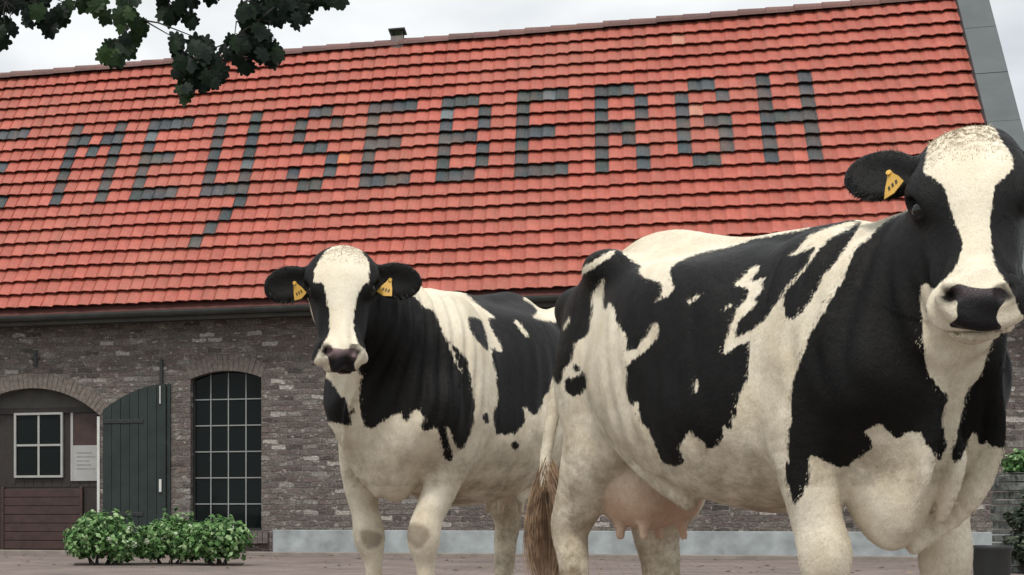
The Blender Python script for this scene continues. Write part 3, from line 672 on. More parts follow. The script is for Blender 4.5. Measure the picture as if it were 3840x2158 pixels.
coatR = [('b', A_((540, 190), (600, 240), (660, 270), (640, 310), (680, 350), (740, 370), (800, 380), (805, 470), (750, 515), (860, 475), (880, 410), (855, 340), (860, 290), (900, 250), (980, 210), (1100, 175), (1250, 145), (1400, 95))
  + B_((334, 270), (520, 240), (700, 200), (900, 130), (1075, 150), (1040, 205), (960, 330), (880, 440), (800, 530), (790, 570), (720, 700), (660, 770), (580, 830), (545, 770), (540, 640), (500, 690), (470, 745), (400, 830), (330, 890), (300, 970), (310, 1080), (300, 1150), (310, 1180), (290, 1230), (245, 1300), (232, 1340))
  + C_((1385, 110), (1340, 200), (1310, 290), (1300, 370), (1270, 400), (1280, 460), (1250, 470), (1220, 430), (1210, 520), (1170, 580), (1130, 595), (1100, 580), (1080, 540), (1010, 500), (1000, 460), (960, 500), (935, 560), (915, 600), (950, 650), (940, 690), (890, 715), (840, 695), (810, 690), (780, 640), (755, 570), (740, 540), (700, 440), (665, 430), (650, 380), (650, 280), (635, 260), (600, 310), (570, 270), (555, 180), (560, 60))
  + A_((555, 950), (555, 870), (570, 750), (520, 690), (490, 640), (490, 590), (440, 510), (425, 560), (405, 570), (400, 500), (410, 400), (405, 345), (380, 390), (350, 430), (320, 500), (330, 580), (300, 740), (215, 790), (200, 880), (180, 940), (130, 970), (125, 1040), (100, 1075), (75, 1060), (50, 1000), (-60, 1000), (-160, 600), (-160, 100), (200, 100), (480, 140))),
 ('b', A_((150, 1030), (200, 1030), (240, 1010), (260, 990), (285, 1000), (290, 1060), (280, 1110), (240, 1150), (170, 1150), (145, 1110))), ('b', A_((200, 950), (225, 935), (250, 960), (240, 990), (205, 985))),
 ('w', A_((200, 370), (240, 300), (330, 240), (480, 150), (480, 190), (380, 260), (290, 310), (230, 360))), ('w', A_((130, 700), (150, 650), (180, 610), (170, 660), (135, 710))),
 ('w', A_((555, 960), (545, 870), (640, 820), (700, 740), (750, 650), (775, 670), (780, 740), (740, 800), (680, 860), (620, 890))),
 ('w', A_((970, 520), (1010, 480), (1090, 450), (1060, 480), (990, 530))), ('w', A_((1015, 1130), (1020, 1080), (1040, 1030), (1060, 1080), (1045, 1135))), ('w', A_((1220, 570), (1250, 530), (1280, 530), (1250, 560))),
 ('w', B_((200, 580), (260, 530), (330, 460), (375, 445), (370, 480), (310, 555), (330, 560), (430, 520), (400, 560), (395, 620), (330, 690), (375, 685), (300, 760), (240, 820), (215, 880), (210, 950), (320, 890), (400, 830), (470, 745), (480, 900), (320, 960), (200, 1010), (140, 1060), (130, 1010), (160, 940), (190, 820), (220, 750), (280, 680), (310, 620), (290, 600))),
 ('w', B_((550, 385), (640, 340), (700, 250), (800, 205), (950, 160), (1040, 140), (1000, 200), (900, 240), (840, 280), (790, 330), (740, 400), (700, 460), (640, 530), (560, 620), (540, 650), (530, 640), (600, 550), (680, 470), (720, 400), (760, 320), (700, 340), (620, 380))),
 ('b', B_((1420, 70), (1330, 100), (1240, 150), (1160, 210), (1100, 280), (1040, 330), (1000, 400), (970, 470), (950, 540), (930, 590), (900, 590), (880, 650), (830, 740), (780, 820), (730, 900), (700, 960), (700, 1000), (660, 1080), (640, 1150), (610, 1210), (600, 1300), (585, 1360))
  + D_((225, 330), (235, 410), (215, 450), (205, 600), (210, 690), (185, 685), (200, 800), (230, 900), (240, 990), (270, 970), (280, 930), (310, 920), (320, 840), (345, 860), (355, 740), (345, 640), (400, 640), (430, 670), (500, 690), (530, 710), (620, 720), (650, 680), (700, 650), (740, 610), (775, 600), (775, 510), (730, 490), (730, 460), (780, 450), (830, 410), (870, 460), (920, 510), (960, 525), (990, 490), (1050, 470), (1080, 500), (1110, 470), (1140, 560), (1190, 590), (1210, 660), (1245, 680), (1260, 640), (1280, 580), (1265, 480), (1250, 420), (1260, 330), (1290, 270), (1290, 220), (1240, 195), (1210, 150), (1170, 100), (1140, 30))
  + H_((675, 1330), (660, 1230), (668, 1170), (655, 1100), (655, 1010), (670, 960), (900, 900), (1060, 1240), (1020, 1340)) + I_((720, 20), (640, 110), (600, 200), (580, 330), (555, 420), (545, 480), (520, 560), (515, 620), (540, 655), (580, 620), (620, 520), (650, 450), (680, 420), (700, 500), (740, 520), (755, 480), (780, 520), (850, 540), (1200, 560), (1400, -400)) + [(4100, 300), (3500, 300)])]
headR = [('w', H_((690, 200), (740, 130), (830, 60), (950, 60), (1050, 100), (1090, 190), (1140, 250), (1160, 330), (1120, 380), (1060, 430), (1045, 520), (1035, 600), (1030, 650), (1040, 740), (1050, 840), (1090, 920), (1140, 980), (1180, 1080), (1215, 1170), (1210, 1210), (1120, 1235), (1080, 1240), (1030, 1340), (990, 1448), (950, 1600), (700, 1600), (690, 1400), (660, 1280), (645, 1180), (680, 1150), (690, 1100), (645, 1060), (650, 990), (690, 960), (720, 1000), (780, 940), (850, 880), (875, 800), (880, 730), (860, 680), (830, 600), (800, 500), (780, 430), (720, 390), (670, 370), (680, 300), (690, 240)))]
noseR = [H_((860, 1060), (820, 1040), (810, 990), (860, 965), (920, 985), (1000, 995), (1080, 985), (1125, 1010), (1110, 1060), (1075, 1100), (1060, 1160), (1100, 1210), (1000, 1225), (900, 1210), (800, 1195), (860, 1150), (850, 1100))]
headL = [('w', E_((530, 150), (600, 60), (700, 20), (800, 50), (875, 150), (880, 220), (870, 290), (830, 310), (800, 390), (775, 480), (770, 560), (775, 640), (810, 720), (860, 760), (900, 830), (895, 880), (850, 915), (830, 940), (810, 1000), (805, 1100), (640, 1100), (650, 1000), (590, 930), (490, 905), (490, 840), (530, 760), (580, 690), (605, 620), (605, 500), (590, 420), (570, 310), (540, 290), (505, 300), (500, 220))), ('w', E_((860, 720), (900, 720), (915, 770), (890, 800)))]
noseL = [E_((580, 770), (570, 745), (620, 738), (700, 750), (770, 738), (800, 760), (795, 800), (770, 840), (775, 880), (800, 905), (700, 910), (620, 905), (610, 850), (600, 800))]
coatL = [('b', E_((450, 800), (590, 940), (640, 1000), (680, 1060), (720, 1080), (745, 1190), (755, 1270), (700, 1260), (620, 1240), (560, 1240), (400, 1240))), ('b', E_((760, 1130), (780, 1150), (780, 1190), (755, 1185))), ('b', E_((585, 1250), (630, 1290), (655, 1390), (640, 1400), (600, 1340))),
 ('b', F_((270, 190), (310, 250), (360, 290), (400, 290), (440, 370), (470, 440), (500, 500), (550, 540), (600, 590), (640, 640), (660, 760), (680, 900), (685, 1000), (680, 1070), (640, 1170), (610, 1240), (570, 1240), (560, 1300), (530, 1330), (520, 1340), (480, 1300), (465, 1220), (450, 1140), (420, 1090), (370, 1120), (330, 1110), (330, 1050), (350, 1030), (300, 970), (260, 980), (240, 1050), (195, 1040), (190, 990), (120, 1020), (60, 1060), (0, 1100))
  + E_((890, 1285), (850, 1270), (820, 1200), (810, 1100), (815, 980), (830, 915), (600, 700), (500, 0), (1000, 0))),
 ('w', F_((495, 490), (530, 540), (590, 690), (595, 720), (570, 690), (530, 590))), ('w', F_((490, 1080), (520, 1110), (545, 1200), (600, 1290), (560, 1330), (530, 1370), (538, 1290), (510, 1180))),
 ('b', F_((540, 100), (640, 200), (720, 270), (830, 350), (780, 350), (790, 410), (830, 480), (880, 570), (860, 590), (810, 550), (800, 600), (830, 720), (835, 800), (850, 900), (830, 960), (815, 1000), (820, 1080), (830, 1150), (870, 1140), (900, 1150), (930, 1130), (960, 1150), (990, 1110), (1040, 1050), (1020, 950), (1060, 990), (1090, 1020), (1130, 970), (1180, 850), (1300, 800), (1800, 600), (1800, -100))),
 ('w', F_((1000, 215), (1150, 100), (1600, 100), (1500, 380), (1180, 380), (1070, 345), (1120, 310), (1080, 260))), ('w', F_((950, 365), (980, 370), (1055, 460), (1050, 490), (1000, 440))),
 ('b', F_((640, 340), (700, 350), (740, 380), (760, 450), (790, 570), (760, 570), (700, 500), (650, 420))), ('b', F_((740, 1010), (770, 990), (790, 1060), (750, 1070))), ('b', F_((940, 1195), (965, 1186), (985, 1200), (990, 1225), (970, 1248), (945, 1240), (932, 1215)))]
kneeL = [G_((270, 1150), (340, 1150), (420, 1180), (400, 1250), (320, 1270), (290, 1230)), G_((570, 1130), (640, 1100), (720, 1130), (740, 1190), (690, 1250), (650, 1265), (600, 1220))]
def proj(Wp): return np.column_stack([745+5366.*Wp[:, 0]/Wp[:, 1], 1923-5366.*(Wp[:, 2]-CAMH)/Wp[:, 1]])
def coat(px, layers, base):
    f = np.full(len(px), 60. if base == 'w' else -60.)
    for c, poly in layers:
        d = psd(px, poly); f = np.minimum(f, d) if c == 'b' else np.maximum(f, -d)
    return np.clip(f, -60, 60)

def cow_material():
    m, nt, b = newmat('holstein_hide', rough=.6, spec=.15)
    def at(n): a = nt.nodes.new('ShaderNodeAttribute'); a.attribute_name = n; return a.outputs['Fac']
    v = objvec(nt); vh = objvec(nt, (1, 1, .22)); vb = objvec(nt, (.25, 1, 1))
    n1 = noise(nt, v, 26, 5, .65); n2 = noise(nt, vh, 130, 2, .5); n0 = noise(nt, v, 7, 4); fine = noise(nt, vh, 420, 3, .6)
    jag = N(nt, 'ShaderNodeMath', {0: n1, 1: .5}, operation='SUBTRACT'); jag = N(nt, 'ShaderNodeMath', {0: jag.outputs[0], 1: 16.}, operation='MULTIPLY')
    jg2 = N(nt, 'ShaderNodeMath', {0: n2, 1: .5}, operation='SUBTRACT'); jg2 = N(nt, 'ShaderNodeMath', {0: jg2.outputs[0], 1: 20.}, operation='MULTIPLY')
    s = N(nt, 'ShaderNodeMath', {0: at('patch'), 1: jag.outputs[0]}, operation='ADD'); s = N(nt, 'ShaderNodeMath', {0: s.outputs[0], 1: jg2.outputs[0]}, operation='ADD')
    fac = N(nt, 'ShaderNodeMapRange', {'Value': s.outputs[0], 'From Min': -3., 'From Max': 3., 'To Min': 1., 'To Max': 0.}).outputs[0]
    white = mixc(nt, ramp(nt, n0, [(.35, 0), (.7, 1)]), (.80, .735, .60), (.68, .595, .45))
    white = mixc(nt, 1, white, ramp(nt, fine, [(.25, .86), (.75, 1.1)]), 'MULTIPLY')
    dn = noise(nt, v, 11, 7, .72); dm = N(nt, 'ShaderNodeMath', {0: ramp(nt, dn, [(.38, 0), (.66, 1)]), 1: at('dirt')}, operation='MULTIPLY')
    white = mixc(nt, dm.outputs[0], white, (.19, .145, .085))
    tick = noise(nt, v, 60, 4, .75); tm = N(nt, 'ShaderNodeMath', {0: ramp(nt, tick, [(.44, 0), (.56, 1)]), 1: at('poll')}, operation='MULTIPLY')
    white = mixc(nt, tm.outputs[0], white, (.22, .17, .11))
    pk = mixc(nt, ramp(nt, n1, [(.3, 0), (.7, 1)]), (.56, .31, .20), (.66, .43, .30))
    white = mixc(nt, at('pink'), white, pk)
    white = mixc(nt, at('brown'), white, (.12, .08, .05))
    black = mixc(nt, ramp(nt, n1, [(.3, 0), (.7, 1)]), (.003, .0029, .003), (.007, .006, .0055))
    black = mixc(nt, ramp(nt, fine, [(.5, 0), (.8, .5)]), black, (.013, .012, .012))
    c = mixc(nt, fac, white, black)
    ns = N(nt, 'ShaderNodeMath', {0: at('nose'), 1: n1}, operation='MULTIPLY')
    npad = mixc(nt, ramp(nt, at('nosetop'), [(.1, 0), (1, 1)]), (.013, .012, .014), (.27, .185, .19))
    nf = N(nt, 'ShaderNodeMapRange', {'Value': at('nose'), 'From Min': .35, 'From Max': .65}).outputs[0]
    c = mixc(nt, nf, c, npad); c = mixc(nt, at('nostril'), c, (.008, .006, .006)); nt.links.new(c, b.inputs['Base Color'])
    rr = mixc(nt, nf, ramp(nt, fac, [(0, .85), (1, .5)]), .28); nt.links.new(rr, b.inputs['Roughness'])
    b.inputs['Sheen Weight'].default_value = .0; b.inputs['Sheen Roughness'].default_value = .5
    fold = noise(nt, objvec(nt, (1, 1, .12)), 17, 3, .5)
    p = bump(nt, b, fine, .45, .004); p = bump(nt, b, n1, .35, .010, p); p = bump(nt, b, fold, .35, .014, p)
    return m
M_cow = cow_material()
M_eye, _nt, _b = newmat('cow_eye', (.006, .005, .004), .1, .5)
M_hair_br = simple('tail_hair_brown', (.33, .225, .145), .7, .5, 25)
M_hair_wh = simple('pale_hair', (.72, .64, .50), .75, .35, 30)
M_hair_pl = simple('poll_hair', (.50, .42, .30), .75, .6, 12)
M_hair_bk = simple('black_hair', (.010, .010, .010), .6, .3, 30)
M_tag = simple('yellow_tag', (.62, .36, .06), .45, .12, 30)
M_ink = simple('tag_ink', (.03, .025, .02), .5)

def unit(v): v = np.array(v, float); return v/np.linalg.norm(v)
def make_cow(cfg):
    sc_, O = cfg['scale'], np.array([*cfg['pos'], 0.]); psi = cfg['psi']
    a = np.array([math.sin(psi), -math.cos(psi), 0]); l = np.array([-a[1], a[0], 0]); Rm = np.array([a, l, [0, 0, 1]])   # world -> local rows
    def loc(p): return (np.array(p, float)-O)@Rm.T/sc_
    f = Field()
    wz = cfg.get('wz', 0)
    f.loft([(x, t+wz*float(np.clip((x+.9)/.5, 0, 1)), b_2, w_2) for x, t, b_2, w_2 in BODY], k=.05)
    lw = cfg.get('lw', 1.)
    # hooks, pins, spine
    for s in (-1, 1):
        f.ell((-.84, s*.215, 1.345), (.09, .05, .055), k=.08); f.ell((-1.17, s*.12, 1.25), (.07, .055, .07), k=.06)
        f.ell((-.52, s*.25, 1.0), (.30, .10, .28), k=.1)
        f.ell((.10, s*.17, .98), (.15, .105, .27), k=.09)          # shoulder
        f.ell((.26, s*.16, .90), (.085, .085, .12), k=.08)         # point of shoulder
        f.ell((.0, s*.11, 1.17+wz), (.12, .07, .12), k=.07)           # blade
    f.tube([(-1.12, 0, 1.37), (-.84, 0, 1.425), (-.4, 0, 1.33+wz), (0, 0, 1.29+wz)], [.035, .04, .035, .045], [.03]*4, k=.06)
    for s, leg in ((1, cfg['fl']), (-1, cfg['fr'])):
        P = [np.array(p)*np.array([1, s, 1]) for p in leg]
        f.tube(P, np.array([.15, .125, .092, .072, .058, .043, .040, .050, .052])*lw, np.array([.09, .095, .078, .062, .060, .040, .037, .046, .048])*lw, k=.028)
        kp = P[4]; f.ell(kp+np.array([.012, 0, 0]), np.array([.050, .054, .075])*lw, k=.05)
        hf = P[-1]; f.ell((hf[0]+.03, hf[1]-.024, .035), (.07, .028, .045), k=.012); f.ell((hf[0]+.03, hf[1]+.024, .035), (.07, .028, .045), k=.012)
    for s, leg in ((1, cfg['hl']), (-1, cfg['hr'])):
        P = [np.array(p)*np.array([1, s, 1]) for p in leg]
        f.tube(P, np.array([.20, .20, .155, .105, .074, .054, .048, .052, .05])*np.array([1, 1, 1]+[cfg.get('hw'+('l' if s > 0 else 'r'), 1.)]*6), np.array([.12, .13, .11, .082, .058, .048, .043, .046, .048])*np.array([1, 1, 1]+[cfg.get('hw'+('l' if s > 0 else 'r'), 1.)]*6), k=.045)
        f.ell(P[4]+np.array([-.045, 0, .02]), (.035, .03, .05), k=.03)
        f.ell(P[2]+np.array([.09, 0, -.03]), (.09, .07, .10), k=.06)
        hf = P[-1]; f.ell((hf[0]+.03, hf[1]-.024, .035), (.07, .028, .045), k=.012); f.ell((hf[0]+.03, hf[1]+.024, .035), (.07, .028, .045), k=.012)
    # flank fold
    for s in (-1, 1): f.tube([(-.42, s*.20, .575), (-.60, s*.235, .68), (-.76, s*.235, .84), (-.86, s*.23, 1.0)], [.022, .026, .03, .05], [.016, .018, .02, .03], k=.035)
    # udder and teats
    u = np.array(cfg['udder']); f.ell(u, cfg['udr'], k=.008, tagn='udder')
    for dx in (-.06, .07):
        for s in (-1, 1):
            f.ell(u+np.array([dx, s*.06, -.05]), (.082, .08, .10), k=.015, tagn='udder')
            f.tube([u+np.array([dx, s*.072, -.13]), u+np.array([dx+.01, s*.076, -.195])], [.019, .012], [.019, .012], k=.02, tagn='udder')
    # brisket / dewlap
    for c, r, k_ in cfg['brisket']: f.ell(c, r, k=k_)
    if cfg.get('folds'):
        f.tube([(.38, .03, .98), (.405, .05, .84), (.39, .065, .70), (.33, .04, .57), (.25, -.02, .46)], [.03, .045, .05, .045, .02], [.016, .016, .014, .012, .01], k=.022)
        f.tube([(.35, -.10, .92), (.385, -.10, .80), (.365, -.11, .66), (.30, -.09, .52)], [.025, .03, .03, .015], [.013, .013, .011, .008], k=.02)
        f.tube([(.35, -.03, .80), (.385, -.025, .68), (.345, -.03, .54)], [.02, .03, .015], [.011, .011, .008], k=.02)
    else:
        f.tube([(.40, -.05, 1.0), (.41, -.11, .88), (.37, -.13, .74), (.29, -.06, .60)], [.025, .035, .035, .02], [.014, .014, .013, .010], k=.02)
        f.tube([(.33, .07, .86), (.34, .06, .76), (.29, .04, .64)], [.02, .03, .015], [.012, .012, .008], k=.03)
    # tail
    f.tube(cfg['tail'], cfg['tailr'], cfg['tailr'], k=.02)
    # head frame
    E, Mz = loc(cfg['eyes']), loc(cfg['muzzle']); fd = unit(Mz-E); sw = unit(np.cross(fd, cfg.get('hup', [0, 0, 1]))); sw = sw if (sw@loc(O+np.array([1, 0, 0]))) > 0 else -sw
    n_ = unit(np.cross(sw, fd)); n_ = n_ if n_[2] > 0 else -n_
    hs = cfg['hs']; hwf = cfg.get('hw', 1.); pf = cfg.get('pf', 1.)
    Hm = np.array([fd, n_, sw])
    def hp(u_, v_, w_):
        u_ = u_ if u_ > 0 else u_*pf
        return E+hs*(fd*u_+n_*v_+sw*w_*hwf)
    def he(c, r, **k): f.ell(hp(*c), np.array(r)*hs*np.array([1, 1, hwf]), ax=Hm, **k)
    def ht(pts, ra, rb, **k): f.tube([hp(*p) for p in pts], np.array(ra)*hs, np.array(rb)*hs*hwf, side=sw, **k)
    # neck
    nk = [np.array(p, float)+np.array([0, 0, wz]) for p in cfg['neck']]+[hp(-.10, -.15, 0), hp(-.03, -.09, 0)]
    f.tube(nk, cfg['nra'], cfg['nrb'], side=unit(sw+np.array([0, 1., 0])*cfg.get('nside', 1.)), k=.07)
    K = dict(tagn='head')
    ht([(-.17, -.03, 0), (-.08, -.02, 0), (.0, -.02, 0), (.10, -.035, 0), (.20, -.03, 0), (.28, -.02, 0), (.335, -.018, 0)], [.085, .10, .11, .10, .082, .070, .060], [.095, .124, .118, .088, .070, .074, .080], k=.03, **K)
    he((-.18, -.01, 0), (.055, .065, .092), k=.05, **K)            # poll
    he((-.07, .05, 0), (.12, .045, .10), k=.05, **K)               # forehead
    he((.335, -.015, 0), (.050, .058, .092), k=.035, **K)            # muzzle
    he((.292, -.088, 0), (.072, .040, .054), k=.012, **K)           # chin
    he((.35, -.05, 0), (.03, .03, .075), k=.02, **K)
    for s in (-1, 1):
        he((-.015, .030, s*.105), (.062, .034, .036), k=.03, **K)   # brow
        he((.05, -.10, s*.055), (.15, .070, .040), k=.04, **K)     # cheek
        he((.14, -.03, s*.075), (.09, .022, .016), k=.03, **K)     # face crest
        he((.328, .014, s*.055), (.034, .030, .028), k=.02, **K)    # nostril wing
    ht([(.02, -.14, 0), (.14, -.125, 0), (.29, -.085, 0)], [.05, .042, .035], [.055, .045, .045], k=.04, **K)
    for s in (-1, 1):
        he((.352, .042, s*.052), (.020, .024, .017), k=.010, op=-1, **K); he((.338, .040, s*.070), (.016, .014, .010), k=.008, op=-1, **K)
        he((.025, .035, s*.128), (.030, .016, .022), k=.012, op=-1, **K)
        he((.362, -.054, s*.036), (.050, .010, .062), k=.008, op=-1, **K)
    # ears
    tips = []
    for s, ed in ((-1, cfg['earR']), (1, cfg['earL'])):
        d = unit(sw*s*ed[0]+fd*ed[1]+n_*ed[2]); base = hp(-.12, -.01, s*.090); fr = unit(n_*1.0+fd*.55-sw*s*.15); fr = unit(fr-d*(fr@d)); upv = unit(np.cross(d, fr))
        Lr = hs*cfg.get('ear', 1.0); P = [base, base+d*.06*Lr, base+d*.13*Lr, base+d*.185*Lr, base+d*.225*Lr]
        f.tube(P, np.array([.030, .052, .084, .076, .034])*Lr, np.array([.026, .028, .026, .018, .010])*Lr, side=fr, k=.02, tagn='ear')
        f.tube([base+d*.05*Lr+fr*.032*Lr, base+d*.12*Lr+fr*.036*Lr, base+d*.19*Lr+fr*.028*Lr], np.array([.018, .060, .046])*Lr, np.array([.022, .030, .020])*Lr, side=fr, k=.012, tagn='ear', op=-1)
        tips.append((base, d, fr, upv, Lr))
    V, F = f.mesh(cfg.get('h', .010)); V = f.project(V, 2)
    # finer head: split faces near the head once
    me = bpy.data.meshes.new('body'); me.from_pydata(V.tolist(), [], F.tolist()); me.update()
    bm = bmesh.new(); bm.from_mesh(me); bm.verts.ensure_lookup_table()
    es = []
    for e_ in bm.edges:
        m = (np.array(e_.verts[0].co)-E)
        if np.dot(m, m) < (.46*hs)**2 and m@n_ > -.16*hs: es.append(e_)
    bmesh.ops.subdivide_edges(bm, edges=es, cuts=1, use_grid_fill=True); bm.to_mesh(me); bm.free()
    V = np.empty(len(me.vertices)*3); me.vertices.foreach_get('co', V); V = V.reshape(-1, 3)
    hm = ((V-E)**2).sum(1) < (.5*hs)**2; V[hm] = f.project(V[hm], 2)
    # ribs, muscle and neck-skin relief
    nn0 = f.grad(V); nn0 /= np.linalg.norm(nn0, axis=1)[:, None]+1e-9; X, Y, Z = V.T; sm = lambda t: np.clip(t, 0, 1)**2*(3-2*np.clip(t, 0, 1))
    rib = np.sin((X+.28*(Z-.9))*2*np.pi/.082)*sm((X+.74)/.15)*sm((-.12-X)/.15)*sm((Z-.66)/.12)*sm((1.24-Z)/.12)*.0026
    E0d = np.sqrt(((V-E)**2).sum(1)); fold = np.sin((X*.9-Y*.5+.12*Z)*2*np.pi/.06+1.2*np.sin(Z*6))*sm((X-.02)/.18)*sm((Z-.80)/.15)*sm((E0d-.17)/.12)*.0065
    mus = (np.sin(X*13+Z*5)*np.cos(Z*11-Y*9)*.5+np.sin(Y*17+X*7)*np.cos(Z*19)*.35+np.sin(X*31+Z*23)*np.cos(Y*27-Z*15)*.2)*.0075*np.where(E0d < .3*hs, .15, 1)
    leg_ = np.maximum(sm((.62-Z)/.2), sm((.03-f.ev(V, ('ear',)))/.02)*1.334); V = V+nn0*((rib+fold+mus)*(1-.75*leg_))[:, None]
    wr = V@Rm*sc_+O; px = proj(wr)
    dh = f.ev(V, ('head',)); de = f.ev(V, ('ear',)); du = f.ev(V, ('udder',)); db = f.ev(V, ('body',))
    rel = (V-E)/hs; hu, hv, hw = rel@fd, rel@n_, rel@sw
    ishead = (dh < .012) & (hv > -.19)
    # wrinkles / muscle relief
    patch = np.where(ishead, coat(px, cfg['headcoat'], 'b'), coat(px, cfg['coat'], 'w'))
    patch = np.where((de < .004) & (dh > .004), -60, patch)
    legs = V[:, 2] < .55; patch = np.where(legs & ~ishead, np.maximum(patch, cfg.get('legwhite', -60)), patch)
    nose = np.zeros(len(V)); 
    for poly in cfg['nose']: nose = np.maximum(nose, np.clip(.5-(psd(px, poly)-2)/12, 0, 1))
    nose *= ishead & (hu > .22)
    nt_ = np.clip(1.5-np.abs(np.abs(hw)-.062*hwf)/.022, 0, 1)*np.clip((.375-hu)/.03, 0, 1)*.8+.9*np.clip((.388-hu)/.04, 0, 1); nt_ = np.clip(nt_, 0, 1)*cfg.get('pinknose', .25)
    pink = np.clip((.012-du)/.02, 0, 1)*np.clip(.22+(cfg['udder'][2]+.03-V[:, 2])/.16, .18, 1)*cfg.get('pinkudder', 1.)
    dirt = np.clip(.25+(1.0-V[:, 2])*.8, .1, .95)*np.where(ishead, .3, 1); dirt = np.where(V[:, 0] < -.55, dirt*1.15, dirt); dirt = np.where((V[:, 2] < .72) & (V[:, 0] < .3) & (V[:, 0] > -.75), np.minimum(1, dirt*1.3), dirt)
    dirt *= 1-.8*np.clip((.012-du)/.02, 0, 1); dirt = np.where((V[:, 2] < .62) & (V[:, 0] > 0), dirt*.35, dirt)
    nostril = np.zeros(len(V))
    for s in (-1, 1): nostril = np.maximum(nostril, np.clip(1.6-(((hu-.350)/.020)**2+((hv-.036)/.022)**2+((hw-s*.057*hwf)/.021)**2)**.5, 0, 1)*ishead)
    poll = np.clip((-hu-.07)/.1, 0, 1)*(hv > -.1)*ishead
    brown = np.zeros(len(V))
    for poly in cfg.get('knee', []): brown = np.maximum(brown, np.clip(.5-psd(px, poly)/22, 0, .6)*(V[:, 0] > -.2))
    for nme, arr in (('patch', patch), ('nose', nose), ('nosetop', nt_), ('pink', pink), ('dirt', dirt), ('poll', poll), ('brown', brown), ('nostril', nostril)):
        at = me.attributes.new(nme, 'FLOAT', 'POINT'); at.data.foreach_set('value', arr.astype(np.float32))
    me.vertices.foreach_set('co', (V*sc_).astype(np.float32).ravel()); me.polygons.foreach_set('use_smooth', [True]*len(me.polygons)); me.update()
    root = empty('cow', tuple(O)); root.rotation_euler = (0, 0, math.atan2(a[1], a[0])); tag(root, cfg['label'], 'cow', 'black and white cows in front of the barn')
    body = bpy.data.objects.new('body', me); COL.objects.link(body); me.materials.append(M_cow); body.parent = root
    # short lying coat
    r = np.random.default_rng(cfg['seed']+40); nP = len(me.polygons)
    ar = np.empty(nP); me.polygons.foreach_get('area', ar); cen = np.empty(nP*3); me.polygons.foreach_get('center', cen); cen = cen.reshape(-1, 3); nrm = np.empty(nP*3); me.polygons.foreach_get('normal', nrm); nrm = nrm.reshape(-1, 3)
    ls = np.empty(nP, int); me.polygons.foreach_get('loop_start', ls); lv_ = np.empty(len(me.loops), int); me.loops.foreach_get('vertex_index', lv_); v0 = lv_[ls]
    camd = np.array([0, 0, CAMH])-(cen@Rm+O); facing = ((nrm@Rm)*camd).sum(1) > -.35
    K_ = cfg.get('hairs', 150000); pr = ar*(.25+.75*facing); fi = r.choice(nP, K_, p=pr/pr.sum()); vi = v0[fi]
    nn2 = nrm[fi]; rt = cen[fi]+r.normal(size=(K_, 3))*np.sqrt(ar[fi])[:, None]*.45; rt -= nn2*((rt-cen[fi])*nn2).sum(1)[:, None]
    flow = np.tile([-.55, 0, -.85], (K_, 1)); flow[ishead[vi]] = fd*.9+np.array([0, 0, -.15]); flow += np.column_stack([np.sin(rt[:, 2]*9)*.25, np.sin(rt[:, 0]*8)*.15, np.zeros(K_)])+r.normal(size=(K_, 3))*.16
    flow -= nn2*(flow*nn2).sum(1)[:, None]; flow /= np.linalg.norm(flow, axis=1)[:, None]+1e-9; dr = flow*.94+nn2*r.uniform(.08, .24, (K_, 1)); Lh = r.uniform(.007, .013, (K_, 1))*np.where(ishead[vi], .6, 1)[:, None]
    wv = np.cross(nn2, flow)*r.uniform(.0007, .0012, (K_, 1)); hv_ = np.stack([rt-wv-nn2*.001, rt+wv-nn2*.001, rt+dr*Lh], 1).reshape(-1, 3)
    hm_ = bpy.data.meshes.new('coat_hair'); hm_.vertices.add(K_*3); hm_.vertices.foreach_set('co', hv_.astype(np.float32).ravel()); hm_.loops.add(K_*3); hm_.loops.foreach_set('vertex_index', np.arange(K_*3, dtype=np.int32))
    hm_.polygons.add(K_); hm_.polygons.foreach_set('loop_start', np.arange(0, K_*3, 3, dtype=np.int32)); hm_.update(calc_edges=True)
    for nme, arr in (('patch', patch), ('nose', nose), ('nosetop', nt_), ('pink', pink), ('dirt', dirt), ('poll', poll), ('brown', brown), ('nostril', nostril)):
        at = hm_.attributes.new(nme, 'FLOAT', 'POINT'); at.data.foreach_set('value', np.repeat(arr[vi], 3).astype(np.float32))
    ho = bpy.data.objects.new('coat_hair', hm_); COL.objects.link(ho); hm_.materials.append(M_cow); ho.parent = root
    # eyes
    for s in (-1, 1):
        b2 = bmesh.new(); bmesh.ops.create_uvsphere(b2, u_segments=20, v_segments=14, radius=.0215*hs*sc_); em = bpy.data.meshes.new('eye'); b2.to_mesh(em); b2.free()
        em.polygons.foreach_set('use_smooth', [True]*len(em.polygons)); eo = bpy.data.objects.new('eye', em); COL.objects.link(eo); em.materials.append(M_eye); eo.parent = root; eo.location = hp(.026, .022, s*.108)*sc_
    # ear tags: stud plus a yellow flag
    for (base, d, fr, upv, Lr) in tips:
        dn = np.array([0, 0, -1.]); dn = unit(dn-fr*(dn@fr)-d*.42); sd = unit(np.cross(dn, fr)); ts = cfg.get('tag', .8); c = base+d*.112*Lr+fr*.024*Lr+dn*.006*Lr
        pts = [(-.009, 0), (.009, 0), (.014, .014), (.026, .034), (.039, .068), (.0, .078), (-.039, .068), (-.026, .034), (-.014, .014)]; sd = unit(sd*.85-fr*.5)
        g = MB(); k = len(pts); tt = cfg.get('tagtilt', .2)
        top_ = [c+(sd*x+dn*y)*ts+fr*(.004+.10*y) for x, y in pts]; bt = [p-fr*.003 for p in top_]
        g.add([p*sc_ for p in top_+bt], [tuple(range(k)), tuple(range(2*k-1, k-1, -1))]+[(i, k+i, k+(i+1) % k, (i+1) % k) for i in range(k)])
        g.tube([(c-fr*.006)*sc_, (c+fr*.010)*sc_], .007, 10)
        tg = g.build('ear_tag', M_tag, root)
